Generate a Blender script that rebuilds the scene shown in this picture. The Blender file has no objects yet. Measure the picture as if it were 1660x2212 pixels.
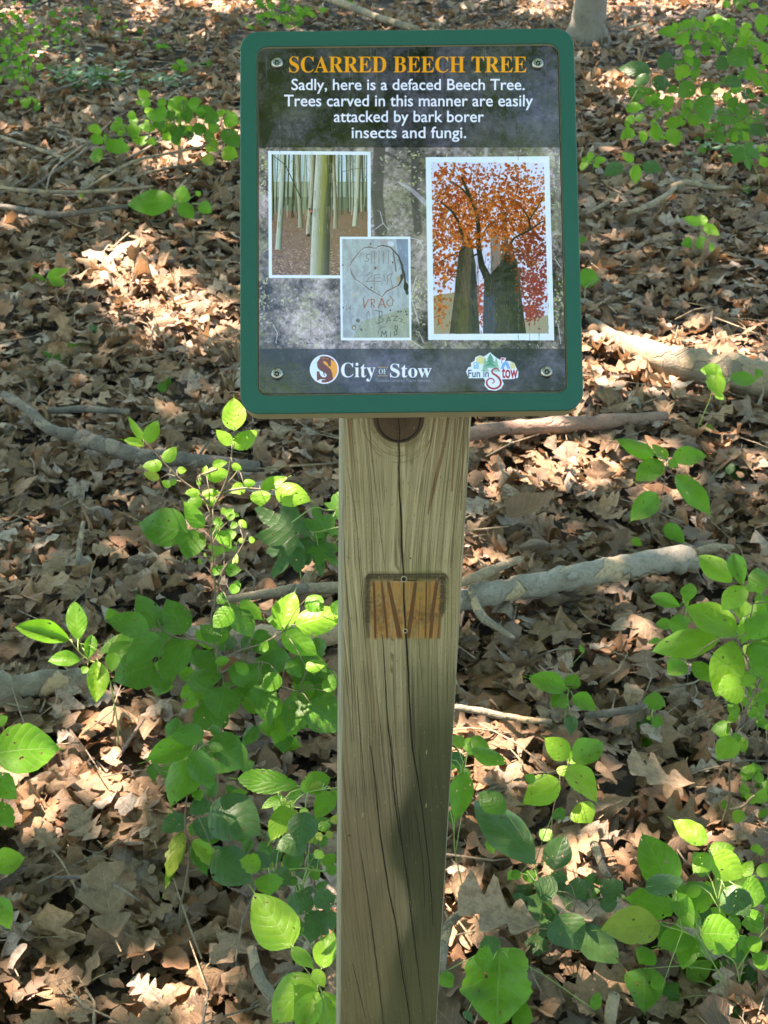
import bpy, math, random
import numpy as np
from mathutils import Vector, Matrix

random.seed(7)
RNG = np.random.default_rng(11)
R = math.radians
SC = bpy.context.scene
COL = SC.collection

# ------------------------------------------------------------------ camera, sky, sun, exposure
CAM_H = 1.55
PITCH = R(29.7)                       # the camera looks down by this much
FPX, CX, CY = 2900.0, 830.0, 1106.0   # focal length and centre in units of a 1660 x 2212 picture
cam = bpy.data.objects.new('camera', bpy.data.cameras.new('camera'))
COL.objects.link(cam)
cam.location = (0, 0, CAM_H)
cam.rotation_euler = (math.pi / 2 - PITCH, 0, 0)
cam.data.sensor_fit = 'VERTICAL'
cam.data.sensor_height = 24.0
cam.data.lens = 24.0 * FPX / 2212.0
cam.data.clip_start = 0.05
cam.data.clip_end = 300
cam.data.dof.use_dof = True
cam.data.dof.focus_distance = 1.0
cam.data.dof.aperture_fstop = 24
SC.camera = cam

SUN = Vector((-0.34, 0.26, 0.90)).normalized()     # direction towards the sun
world = bpy.data.worlds.new('World')
SC.world = world
world.use_nodes = True
wn = world.node_tree
sky = wn.nodes.new('ShaderNodeTexSky')
sky.sky_type = 'NISHITA'
sky.sun_disc = False
sky.sun_elevation = math.asin(SUN.z)
sky.sun_rotation = math.atan2(SUN.x, SUN.y)
bg = wn.nodes['Background']
wn.links.new(sky.outputs[0], bg.inputs[0])
bg.inputs[1].default_value = 0.085
sun = bpy.data.objects.new('sun', bpy.data.lights.new('sun', 'SUN'))
COL.objects.link(sun)
sun.data.energy = 5.0
sun.data.angle = R(0.53)
sun.data.color = (1.0, 0.79, 0.84)
sun.rotation_euler = SUN.to_track_quat('Z', 'Y').to_euler()
sun.location = (0, 0, 12)
SC.view_settings.view_transform = 'Standard'
SC.view_settings.look = 'None'
SC.view_settings.gamma = 1.0
SC.view_settings.exposure = 3.05
SC.view_settings.use_curve_mapping = False
SC.view_settings.use_white_balance = True         # balanced for the green-blue forest shade
SC.view_settings.white_balance_temperature = 7500
SC.view_settings.white_balance_tint = -4
SC.cycles.max_bounces = 8
SC.cycles.transparent_max_bounces = 16

# ------------------------------------------------------------------ picture point -> place
FWD = Vector((0, math.cos(PITCH), -math.sin(PITCH)))
UPV = Vector((0, math.sin(PITCH), math.cos(PITCH)))
CAMP = Vector((0, 0, CAM_H))

def ray(x, y):
    return FWD + Vector((1, 0, 0)) * ((x - CX) / FPX) + UPV * ((CY - y) / FPX)

def ground(x, y, z=0.0):
    d = ray(x, y)
    return CAMP + d * ((z - CAM_H) / d.z)

def at_y(x, y, Y):
    d = ray(x, y)
    return CAMP + d * (Y / d.y)

def hit(x, y, p0, n):
    d = ray(x, y)
    return CAMP + d * ((p0 - CAMP).dot(n) / d.dot(n))

def project(p):
    q = Vector(p) - CAMP
    dz = q.dot(FWD)
    return CX + FPX * q.x / dz, CY - FPX * q.dot(UPV) / dz, dz

# ------------------------------------------------------------------ object helpers
def link(o, parent=None):
    COL.objects.link(o)
    if parent is not None:
        o.parent = parent
    return o

def mesh_obj(name, verts, faces, mat, parent=None, smooth=True, uvs=None):
    me = bpy.data.meshes.new(name)
    me.from_pydata([tuple(v) for v in verts], [], faces)
    if uvs is not None:
        lay = me.uv_layers.new(name='UVMap')
        li = np.empty(len(me.loops), dtype=np.int32)
        me.loops.foreach_get('vertex_index', li)
        lay.data.foreach_set('uv', np.asarray(uvs, dtype=np.float32)[li].ravel())
    if mat is not None:
        for m in (mat if isinstance(mat, (list, tuple)) else [mat]):
            me.materials.append(m)
    me.polygons.foreach_set('use_smooth', [smooth] * len(me.polygons))
    me.update()
    return link(bpy.data.objects.new(name, me), parent)

def empty(name, loc, label, cat, group=None):
    o = bpy.data.objects.new(name, None)
    o.empty_display_size = 0.05
    o.location = loc
    COL.objects.link(o)
    return tag(o, label, cat, group)

def tag(o, label, cat, group=None):
    o['label'] = label
    o['category'] = cat
    if group:
        o['group'] = group
    return o

def tube(pts, rads, n=8, rng=None, rough=0.0, caps=True):
    """verts, faces, uvs of a tube along pts"""
    pts = [Vector(p) for p in pts]
    V, F, U = [], [], []
    L = 0.0
    ref = Vector((0.13, 0.21, 0.97))
    for i, p in enumerate(pts):
        t = (pts[min(i + 1, len(pts) - 1)] - pts[max(i - 1, 0)]).normalized()
        a = t.cross(ref)
        if a.length < 0.2:
            a = t.cross(Vector((1, 0, 0)))
        a.normalize()
        b = t.cross(a)
        if i:
            L += (p - pts[i - 1]).length
        for k in range(n):
            th = 2 * math.pi * k / n
            r = rads[i] * (1 + (rng.uniform(-rough, rough) if rng else 0))
            V.append(p + (a * math.cos(th) + b * math.sin(th)) * r)
            U.append((k / n, L))
    for i in range(len(pts) - 1):
        for k in range(n):
            k2 = (k + 1) % n
            F.append((i * n + k, i * n + k2, (i + 1) * n + k2, (i + 1) * n + k))
    if caps:
        F.append(tuple(reversed(range(n))))
        F.append(tuple((len(pts) - 1) * n + k for k in range(n)))
    return V, F, U

class Join:
    def __init__(s):
        s.V, s.F, s.U = [], [], []
    def add(s, vfu):
        o = len(s.V)
        s.V += vfu[0]
        s.F += [tuple(i + o for i in f) for f in vfu[1]]
        s.U += vfu[2]
    def build(s, name, mat, parent=None, smooth=True):
        return mesh_obj(name, s.V, s.F, mat, parent, smooth, s.U)

def smooth_path(pts, n):
    """Catmull-Rom resampling"""
    P = [Vector(p) for p in pts]
    if len(P) < 3:
        return [P[0].lerp(P[-1], i / (n - 1)) for i in range(n)]
    P = [P[0] * 2 - P[1]] + P + [P[-1] * 2 - P[-2]]
    segs = len(P) - 3
    out = []
    for i in range(n):
        u = i / (n - 1) * segs
        k = min(int(u), segs - 1)
        t = u - k
        a, b, c, d = P[k:k + 4]
        out.append(0.5 * ((2 * b) + (c - a) * t + (2 * a - 5 * b + 4 * c - d) * t * t + (3 * b - a - 3 * c + d) * t ** 3))
    return out

# ------------------------------------------------------------------ node helpers
def newmat(name):
    m = bpy.data.materials.new(name)
    m.use_nodes = True
    return m, m.node_tree, m.node_tree.nodes['Principled BSDF']

def node(nt, typ, **kw):
    n = nt.nodes.new(typ)
    for k, v in kw.items():
        setattr(n, k, v)
    return n

def setv(nt, n, sock, val):
    s = n.inputs[sock]
    if isinstance(val, bpy.types.NodeSocket):
        nt.links.new(val, s)
    else:
        s.default_value = val

def math_n(nt, op, a, b=None, c=None, clamp=False):
    n = node(nt, 'ShaderNodeMath', operation=op, use_clamp=clamp)
    setv(nt, n, 0, a)
    if b is not None:
        setv(nt, n, 1, b)
    if c is not None:
        setv(nt, n, 2, c)
    return n.outputs[0]

def mix_c(nt, fac, a, b, blend='MIX'):
    n = node(nt, 'ShaderNodeMix', data_type='RGBA', blend_type=blend)
    setv(nt, n, 0, fac)
    setv(nt, n, 6, a)
    setv(nt, n, 7, b)
    return n.outputs[2]

def ramp(nt, fac, stops, interp='LINEAR'):
    n = node(nt, 'ShaderNodeValToRGB')
    n.color_ramp.interpolation = interp
    el = n.color_ramp.elements
    while len(el) < len(stops):
        el.new(0.5)
    for e, (p, c) in zip(el, stops):
        e.position = p
        e.color = (c[0], c[1], c[2], 1)
    setv(nt, n, 0, fac)
    return n.outputs[0]

def noise_n(nt, vec, scale, detail=4, rough=0.55, dist=0.0):
    n = node(nt, 'ShaderNodeTexNoise')
    if vec is not None:
        nt.links.new(vec, n.inputs['Vector'])
    n.inputs['Scale'].default_value = scale
    n.inputs['Detail'].default_value = detail
    n.inputs['Roughness'].default_value = rough
    n.inputs['Distortion'].default_value = dist
    return n.outputs[0]

def mapping(nt, vec, scale=(1, 1, 1)):
    n = node(nt, 'ShaderNodeMapping')
    nt.links.new(vec, n.inputs[0])
    n.inputs['Scale'].default_value = scale
    return n.outputs[0]

def bump(nt, h, strength, dist=0.002, normal=None):
    n = node(nt, 'ShaderNodeBump')
    n.inputs['Strength'].default_value = strength
    n.inputs['Distance'].default_value = dist
    nt.links.new(h, n.inputs['Height'])
    if normal is not None:
        nt.links.new(normal, n.inputs['Normal'])
    return n.outputs[0]

def srgb(r, g, b):
    f = lambda c: (c / 12.92 if c <= 0.04045 else ((c + 0.055) / 1.055) ** 2.4)
    return (f(r / 255), f(g / 255), f(b / 255), 1)

# ------------------------------------------------------------------ materials
def mat_litter(fixed=None):
    """dead leaves; per-leaf number in lv.z (or the object's own random number)"""
    m, nt, p = newmat('dead_leaf')
    at = node(nt, 'ShaderNodeAttribute', attribute_name='lv')
    oi = node(nt, 'ShaderNodeObjectInfo')
    sep = node(nt, 'ShaderNodeSeparateXYZ')
    nt.links.new(at.outputs['Vector'], sep.inputs[0])
    x, t, z = sep.outputs
    rnd = math_n(nt, 'FRACT', math_n(nt, 'ADD', z, oi.outputs['Random']))
    rnd2 = math_n(nt, 'FRACT', math_n(nt, 'MULTIPLY', rnd, 17.31))
    col = ramp(nt, rnd, [(0.0, (.24, .145, .072)), (0.09, (.12, .068, .032)), (0.19, (.32, .21, .11)), (0.28, (.055, .034, .020)),
                         (0.38, (.22, .145, .08)), (0.48, (.36, .25, .145)), (0.56, (.10, .066, .038)), (0.66, (.27, .115, .046)),
                         (0.75, (.19, .135, .07)), (0.80, (.42, .33, .235)), (0.88, (.36, .31, .25)), (0.92, (.15, .115, .08)), (1.0, (.042, .027, .018))])
    if fixed:
        col = mix_c(nt, 0.0, fixed, fixed)
    tc = node(nt, 'ShaderNodeTexCoord')
    nz = noise_n(nt, tc.outputs['Object'], 85, 6, 0.68)
    col = mix_c(nt, math_n(nt, 'MULTIPLY', ramp(nt, nz, [(0.45, (0, 0, 0)), (0.60, (1, 1, 1))]), 0.62), col, (.075, .048, .028, 1))
    n2 = noise_n(nt, tc.outputs['Object'], 24, 3)
    col = mix_c(nt, math_n(nt, 'MULTIPLY', n2, 0.25), col, (.40, .27, .15, 1))
    # veins: midrib and side veins
    ax = math_n(nt, 'ABSOLUTE', x)
    rib = math_n(nt, 'SUBTRACT', 1.0, math_n(nt, 'MULTIPLY', ax, 22.0), clamp=True)
    sv = math_n(nt, 'FRACT', math_n(nt, 'MULTIPLY', math_n(nt, 'SUBTRACT', t, math_n(nt, 'MULTIPLY', ax, 0.22)), 8.0))
    svl = math_n(nt, 'SUBTRACT', 1.0, math_n(nt, 'MULTIPLY', math_n(nt, 'ABSOLUTE', math_n(nt, 'SUBTRACT', sv, 0.5)), 9.0), clamp=True)
    vein = math_n(nt, 'MAXIMUM', rib, math_n(nt, 'MULTIPLY', svl, 0.5))
    col = mix_c(nt, math_n(nt, 'MULTIPLY', vein, 0.55), col, (.40, .28, .16, 1))
    nt.links.new(col, p.inputs['Base Color'])
    p.inputs['Roughness'].default_value = 0.62
    p.inputs['Specular IOR Level'].default_value = 0.35
    h = math_n(nt, 'ADD', math_n(nt, 'MULTIPLY', vein, -0.5), nz)
    nt.links.new(bump(nt, h, 0.8, 0.003), p.inputs['Normal'])
    # thin: a little light comes through
    tr = node(nt, 'ShaderNodeBsdfTranslucent')
    nt.links.new(mix_c(nt, 0.5, col, (.5, .25, .1, 1)), tr.inputs[0])
    mx = node(nt, 'ShaderNodeMixShader')
    mx.inputs[0].default_value = 0.16
    nt.links.new(p.outputs[0], mx.inputs[1])
    nt.links.new(tr.outputs[0], mx.inputs[2])
    nt.links.new(mx.outputs[0], nt.nodes['Material Output'].inputs[0])
    return m

def mat_green(name, c1, c2, trans, veinc, tfac=0.42, gloss=0.42, holes=True):
    m, nt, p = newmat(name)
    at = node(nt, 'ShaderNodeAttribute', attribute_name='lv')
    oi = node(nt, 'ShaderNodeObjectInfo')
    sep = node(nt, 'ShaderNodeSeparateXYZ')
    nt.links.new(at.outputs['Vector'], sep.inputs[0])
    x, t, z = sep.outputs
    rnd = math_n(nt, 'FRACT', math_n(nt, 'ADD', z, oi.outputs['Random']))
    tc = node(nt, 'ShaderNodeTexCoord')
    col = mix_c(nt, rnd, c1, c2)
    n1 = noise_n(nt, tc.outputs['Object'], 3.2, 4)
    col = mix_c(nt, ramp(nt, n1, [(.38, (0, 0, 0)), (.62, (.55, .55, .55))]), col, tuple(v * 1.5 for v in c1[:3]) + (1,))
    nb = noise_n(nt, tc.outputs['Object'], 5.5, 4, .65)
    col = mix_c(nt, ramp(nt, nb, [(.50, (0, 0, 0)), (.70, (.5, .5, .5))]), col, tuple(v * .55 for v in c1[:3]) + (1,))
    n3 = noise_n(nt, tc.outputs['Object'], 11, 3)
    spots = ramp(nt, n3, [(0.68, (0, 0, 0)), (0.74, (1, 1, 1))])
    col = mix_c(nt, math_n(nt, 'MULTIPLY', spots, 0.35), col, (.12, .085, .03, 1))
    ax = math_n(nt, 'ABSOLUTE', x)
    rib = math_n(nt, 'SUBTRACT', 1.0, math_n(nt, 'MULTIPLY', ax, 26.0), clamp=True)
    curve = math_n(nt, 'MULTIPLY', math_n(nt, 'POWER', ax, 1.4), 0.26)
    wob = math_n(nt, 'MULTIPLY', n1, 0.05)
    sv = math_n(nt, 'FRACT', math_n(nt, 'MULTIPLY', math_n(nt, 'ADD', math_n(nt, 'SUBTRACT', t, curve), wob), 7.0))
    sd = math_n(nt, 'ABSOLUTE', math_n(nt, 'SUBTRACT', sv, 0.5))
    svl = math_n(nt, 'SUBTRACT', 1.0, math_n(nt, 'MULTIPLY', sd, 11.0), clamp=True)
    vein = math_n(nt, 'MAXIMUM', rib, math_n(nt, 'MULTIPLY', svl, 0.55))
    col = mix_c(nt, math_n(nt, 'MULTIPLY', vein, 0.7), col, veinc)
    nt.links.new(col, p.inputs['Base Color'])
    p.inputs['Roughness'].default_value = gloss
    p.inputs['Specular IOR Level'].default_value = 0.30
    puff = math_n(nt, 'MULTIPLY', sd, 1.1)
    h = math_n(nt, 'ADD', math_n(nt, 'SUBTRACT', puff, math_n(nt, 'MULTIPLY', vein, 0.4)), math_n(nt, 'MULTIPLY', n3, 0.7))
    nt.links.new(bump(nt, h, 0.35, 0.0014), p.inputs['Normal'])
    tr = node(nt, 'ShaderNodeBsdfTranslucent')
    nt.links.new(mix_c(nt, math_n(nt, 'MULTIPLY', vein, 0.5), trans, tuple(v * 0.55 for v in trans[:3]) + (1,)), tr.inputs[0])
    mx = node(nt, 'ShaderNodeMixShader')
    mx.inputs[0].default_value = tfac
    nt.links.new(p.outputs[0], mx.inputs[1])
    nt.links.new(tr.outputs[0], mx.inputs[2])
    last = mx.outputs[0]
    if holes:                                     # insect holes with a brown rim
        hn = noise_n(nt, tc.outputs['Object'], 8.5, 1, .4)
        nt.links.new(mix_c(nt, ramp(nt, hn, [(.685, (0, 0, 0)), (.70, (1, 1, 1))]), col, (.16, .09, .03, 1)), p.inputs['Base Color'])
        tp = node(nt, 'ShaderNodeBsdfTransparent')
        m2 = node(nt, 'ShaderNodeMixShader')
        nt.links.new(ramp(nt, hn, [(.712, (0, 0, 0)), (.714, (1, 1, 1))]), m2.inputs[0])
        nt.links.new(last, m2.inputs[1])
        nt.links.new(tp.outputs[0], m2.inputs[2])
        last = m2.outputs[0]
    nt.links.new(last, nt.nodes['Material Output'].inputs[0])
    return m

def mat_bark(name, c1, c2, c3, scale=30, peel=0.5):
    m, nt, p = newmat(name)
    tc = node(nt, 'ShaderNodeTexCoord')
    v = tc.outputs['Object']
    a = noise_n(nt, v, scale, 6, 0.65, 0.4)
    b = noise_n(nt, v, scale * 0.35, 3, 0.5, 0.6)
    col = mix_c(nt, ramp(nt, a, [(0.35, (0, 0, 0)), (0.65, (1, 1, 1))]), c1, c2)
    pm = ramp(nt, b, [(peel - 0.01, (0, 0, 0)), (peel + 0.015, (1, 1, 1))])
    col = mix_c(nt, pm, col, c3)
    f = noise_n(nt, v, scale * 5, 4, 0.7)
    col = mix_c(nt, math_n(nt, 'MULTIPLY', ramp(nt, f, [(0.5, (0, 0, 0)), (0.75, (1, 1, 1))]), 0.6), col, (.05, .04, .03, 1))
    nt.links.new(col, p.inputs['Base Color'])
    p.inputs['Roughness'].default_value = 0.85
    h = math_n(nt, 'ADD', math_n(nt, 'MULTIPLY', pm, -0.9), math_n(nt, 'ADD', a, math_n(nt, 'MULTIPLY', f, 0.6)))
    nt.links.new(bump(nt, h, 1.0, 0.007), p.inputs['Normal'])
    return m

def plain(name, col, rough=0.6, metal=0.0, nscale=0, namp=0.0, spec=0.5, bumpd=0.0):
    m, nt, p = newmat(name)
    c = col
    if nscale:
        tc = node(nt, 'ShaderNodeTexCoord')
        n = noise_n(nt, tc.outputs['Object'], nscale, 5, 0.6)
        c = mix_c(nt, n, tuple(v * (1 - namp) for v in col[:3]) + (1,), tuple(v * (1 + namp) for v in col[:3]) + (1,))
        nt.links.new(c, p.inputs['Base Color'])
        if bumpd:
            nt.links.new(bump(nt, noise_n(nt, tc.outputs['Object'], nscale * 8, 3), 0.5, bumpd), p.inputs['Normal'])
    else:
        p.inputs['Base Color'].default_value = c
    p.inputs['Roughness'].default_value = rough
    p.inputs['Metallic'].default_value = metal
    p.inputs['Specular IOR Level'].default_value = spec
    return m

M_LITTER = mat_litter()
GREENS = {
    'y': mat_green('leaf_yellow_green', (.11, .235, .016, 1), (.155, .28, .024, 1), (.30, .56, .03, 1), (.27, .40, .10, 1), 0.42),
    'm': mat_green('leaf_mid_green', (.064, .168, .010, 1), (.092, .205, .014, 1), (.22, .50, .03, 1), (.20, .31, .09, 1), 0.40),
    'd': mat_green('leaf_dark_green', (.040, .112, .009, 1), (.056, .138, .012, 1), (.13, .32, .02, 1), (.13, .20, .07, 1), 0.30),
    'b': mat_green('leaf_blue_green', (.038, .086, .022, 1), (.050, .103, .024, 1), (.08, .20, .04, 1), (.09, .15, .06, 1), 0.22, 0.38),
    'o': mat_green('leaf_olive_yellow', (.19, .25, .035, 1), (.23, .28, .04, 1), (.36, .46, .05, 1), (.2, .26, .03, 1), 0.42),
}
M_STEM_G = plain('green_stem', (.20, .28, .07, 1), 0.5, nscale=60, namp=0.2)
M_STEM_B = plain('brown_stem', (.13, .105, .06, 1), 0.7, nscale=90, namp=0.35)
M_BARK_GREY = mat_bark('grey_bark', (.115, .098, .064, 1), (.215, .19, .135, 1), (.33, .245, .14, 1), 32, 0.53)
M_BARK_LOG = mat_bark('pale_grey_log_bark', (.21, .19, .145, 1), (.29, .265, .21, 1), (.40, .31, .19, 1), 24, 0.54)
M_BARK_DARK = mat_bark('dark_bark', (.085, .072, .055, 1), (.15, .13, .10, 1), (.21, .17, .12, 1), 40, 0.56)
M_BARK_PALE = mat_bark('pale_bark', (.22, .17, .10, 1), (.32, .25, .155, 1), (.17, .145, .10, 1), 34, 0.55)
M_BARK_RED = mat_bark('reddish_bark', (.19, .12, .085, 1), (.25, .16, .11, 1), (.30, .22, .16, 1), 35, 0.58)
M_TRUNK = mat_bark('tree_trunk_bark', (.15, .13, .10, 1), (.20, .17, .13, 1), (.17, .155, .12, 1), 9, 0.6)
M_SOIL = plain('soil', (.045, .033, .022, 1), 0.95, nscale=25, namp=0.6, bumpd=0.02)
M_CANOPY = None
# ------------------------------------------------------------------ leaf templates
def leaf_ribbon(length, prof, nseg, across=1, lobes=None, curl=(0, 0), twist=0.0, fold=0.0, jag=0.0, rng=random, stalk=0.0, wav=0.0):
    """A leaf: base at the origin, tip at +y. prof(t) is the half width in lengths; returns verts, faces, lv (x, t)."""
    V, F, L = [], [], []
    cols = 2 * across + 1
    ph = rng.uniform(0, 6)
    for i in range(nseg + 1):
        t = i / nseg
        w = max(prof(t), 0.004)
        for j in range(cols):
            x = (j - across) / across
            yy = t
            ww = w
            if abs(x) == 1:
                ww = w * (1 + rng.uniform(-jag, jag))
                if lobes:
                    yy += lobes * (w)          # lobes point forward
            X = x * ww
            z = fold * abs(X) + curl[0] * X * X * 1.5 + curl[1] * (t - 0.35) ** 2
            z += twist * X * (t - 0.4) + wav * math.sin(t * 17 + ph + (2 if x > 0 else 0)) * abs(x)
            V.append((X * length, yy * length, z * length))
            L.append((x, t))
    for i in range(nseg):
        for j in range(cols - 1):
            a = i * cols + j
            F.append((a, a + 1, a + cols + 1, a + cols))
    if stalk:
        o = len(V)
        r = 0.011 * length
        V += [(-r, 0.0, 0), (r, 0.0, 0), (r * 0.8 + stalk * length * 0.15, -stalk * length, stalk * length * 0.2), (-r * 0.8 + stalk * length * 0.15, -stalk * length, stalk * length * 0.2)]
        L += [(0, 0)] * 4
        F.append((o, o + 1, o + 2, o + 3))
    return V, F, L

def p_ovate(t):
    return 0.36 * math.sin(math.pi * min(1, t ** 0.72)) ** 0.85 * (1 - 0.25 * t) + 0.002
def p_ellip(t):
    return 0.27 * math.sin(math.pi * t) ** 0.8
def p_round(t):
    return 0.42 * math.sin(math.pi * t ** 0.9) ** 0.6
def p_accum(t):
    a = min(1, t / 0.86)
    return 0.33 * math.sin(math.pi * a ** 0.8) ** 0.8 * 0.98 + 0.018 * (1 - t)
def p_oak(depth, n, ph):
    def f(t):
        env = 0.37 * math.sin(math.pi * min(1, t ** 1.1 * 0.96 + 0.02)) ** 0.62
        fr = (n * t + ph) % 1.0
        s = math.exp(-(min(abs(fr), 1 - fr) / 0.20) ** 2)
        return env * (1 - depth * s) * (0.92 + 0.10 * math.cos(6.283 * (fr - .5) * 2)) + 0.012
    return f

class Templ:
    pass

def make_litter_templates(lo=False):
    out = []
    rg = random.Random(5)
    kinds = ['oak'] * 9 + ['beech'] * 5 + ['frag'] * 5 + ['maple'] * 1
    for k, kind in enumerate(kinds):
        curl = (rg.uniform(-0.8, 0.9), rg.uniform(-0.6, 0.7))
        if kind == 'oak':
            curl = (curl[0] * .7, curl[1])
        if k % 4 == 3 and kind != 'oak':
            curl = (rg.choice([-2.4, 2.6]), rg.choice([-1.2, 1.2]))
        kw = dict(curl=curl, twist=rg.uniform(-0.8, 0.8), fold=rg.uniform(-0.25, 0.45), rng=rg, wav=rg.uniform(0.015, 0.05))
        if kind == 'oak':
            n = rg.choice([3, 3, 4])
            v = leaf_ribbon(0.125, p_oak(rg.uniform(0.5, 0.78), n, rg.uniform(-.1, .1)), 8 if lo else 21, lobes=0.28, jag=0.10 if not lo else .04, stalk=0 if lo else 0.14, **kw)
        elif kind == 'beech':
            v = leaf_ribbon(0.088, p_ovate, 5 if lo else 9, jag=0.03, stalk=0 if lo else 0.1, **kw)
        elif kind == 'frag':
            v = leaf_ribbon(0.055, p_round, 4 if lo else 7, jag=0.35, **kw)
        else:
            v = leaf_ribbon(0.095, p_oak(0.55, 2.0, 0.05), 7 if lo else 16, lobes=0.5, jag=0.12, stalk=0 if lo else 0.2, **kw)
        V, F, L = v
        t = Templ()
        t.V = np.array(V, dtype=np.float32)
        t.V[:, 1] -= t.V[:, 1].mean()
        t.V[:, 2] -= np.median(t.V[:, 2])
        t.F = np.array(F, dtype=np.int32)
        t.L = np.array(L, dtype=np.float32)
        out.append(t)
    return out

def add_lv(me, lv):
    a = me.attributes.new('lv', 'FLOAT_VECTOR', 'POINT')
    a.data.foreach_set('vector', np.ascontiguousarray(lv, dtype=np.float32).ravel())

def quad_mesh(name, V, F, lv, mat):
    """fast all-quad mesh from numpy arrays"""
    me = bpy.data.meshes.new(name)
    me.vertices.add(len(V))
    me.vertices.foreach_set('co', np.ascontiguousarray(V, dtype=np.float32).ravel())
    me.loops.add(F.size)
    me.loops.foreach_set('vertex_index', np.ascontiguousarray(F, dtype=np.int32).ravel())
    me.polygons.add(len(F))
    me.polygons.foreach_set('loop_start', np.arange(0, F.size, 4, dtype=np.int32))
    me.polygons.foreach_set('use_smooth', np.ones(len(F), dtype=bool))
    me.update(calc_edges=True)
    me.validate()
    if lv is not None:
        add_lv(me, lv)
    me.materials.append(mat)
    return me

def rot_mats(tilt, tdir, yaw):
    """numpy batch: yaw about z, then tilt by 'tilt' towards azimuth tdir"""
    n = len(tilt)
    cy, sy = np.cos(yaw), np.sin(yaw)
    Z = np.zeros((n, 3, 3))
    Z[:, 0, 0] = cy; Z[:, 0, 1] = -sy; Z[:, 1, 0] = sy; Z[:, 1, 1] = cy; Z[:, 2, 2] = 1
    ax, ay = -np.sin(tdir), np.cos(tdir)
    c, s = np.cos(tilt), np.sin(tilt)
    T = np.zeros((n, 3, 3))
    T[:, 0, 0] = c + ax * ax * (1 - c); T[:, 0, 1] = ax * ay * (1 - c); T[:, 0, 2] = ay * s
    T[:, 1, 0] = ax * ay * (1 - c); T[:, 1, 1] = c + ay * ay * (1 - c); T[:, 1, 2] = -ax * s
    T[:, 2, 0] = -ay * s; T[:, 2, 1] = ax * s; T[:, 2, 2] = c
    return T @ Z

def bumpiness(x, y):
    return (0.03 * np.sin(x * 2.1 + 0.7) * np.cos(y * 1.6 + 0.3) + 0.012 * np.sin(x * 5.3 + y * 3.1) + 0.008 * np.sin(x * 9.1 - y * 7.7)) - 0.012

# ------------------------------------------------------------------ ground
def build_ground():
    xs = np.concatenate([np.linspace(-90, -6, 12), np.linspace(-5.5, 5.5, 90), np.linspace(6, 90, 12)])
    ys = np.concatenate([np.linspace(-90, -1, 12), np.linspace(0, 14, 110), np.linspace(15, 110, 14)])
    X, Y = np.meshgrid(xs, ys)
    Z = bumpiness(X, Y) + 0.006 * RNG.standard_normal(X.shape) * (np.abs(X) < 5.5)
    V = np.stack([X, Y, Z], -1).reshape(-1, 3)
    nx = len(xs)
    F = [(j * nx + i, j * nx + i + 1, (j + 1) * nx + i + 1, (j + 1) * nx + i) for j in range(len(ys) - 1) for i in range(nx - 1)]
    g = mesh_obj('ground', V, F, M_SOIL)
    g['kind'] = 'structure'
    return g

GROUND = build_ground()

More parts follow.
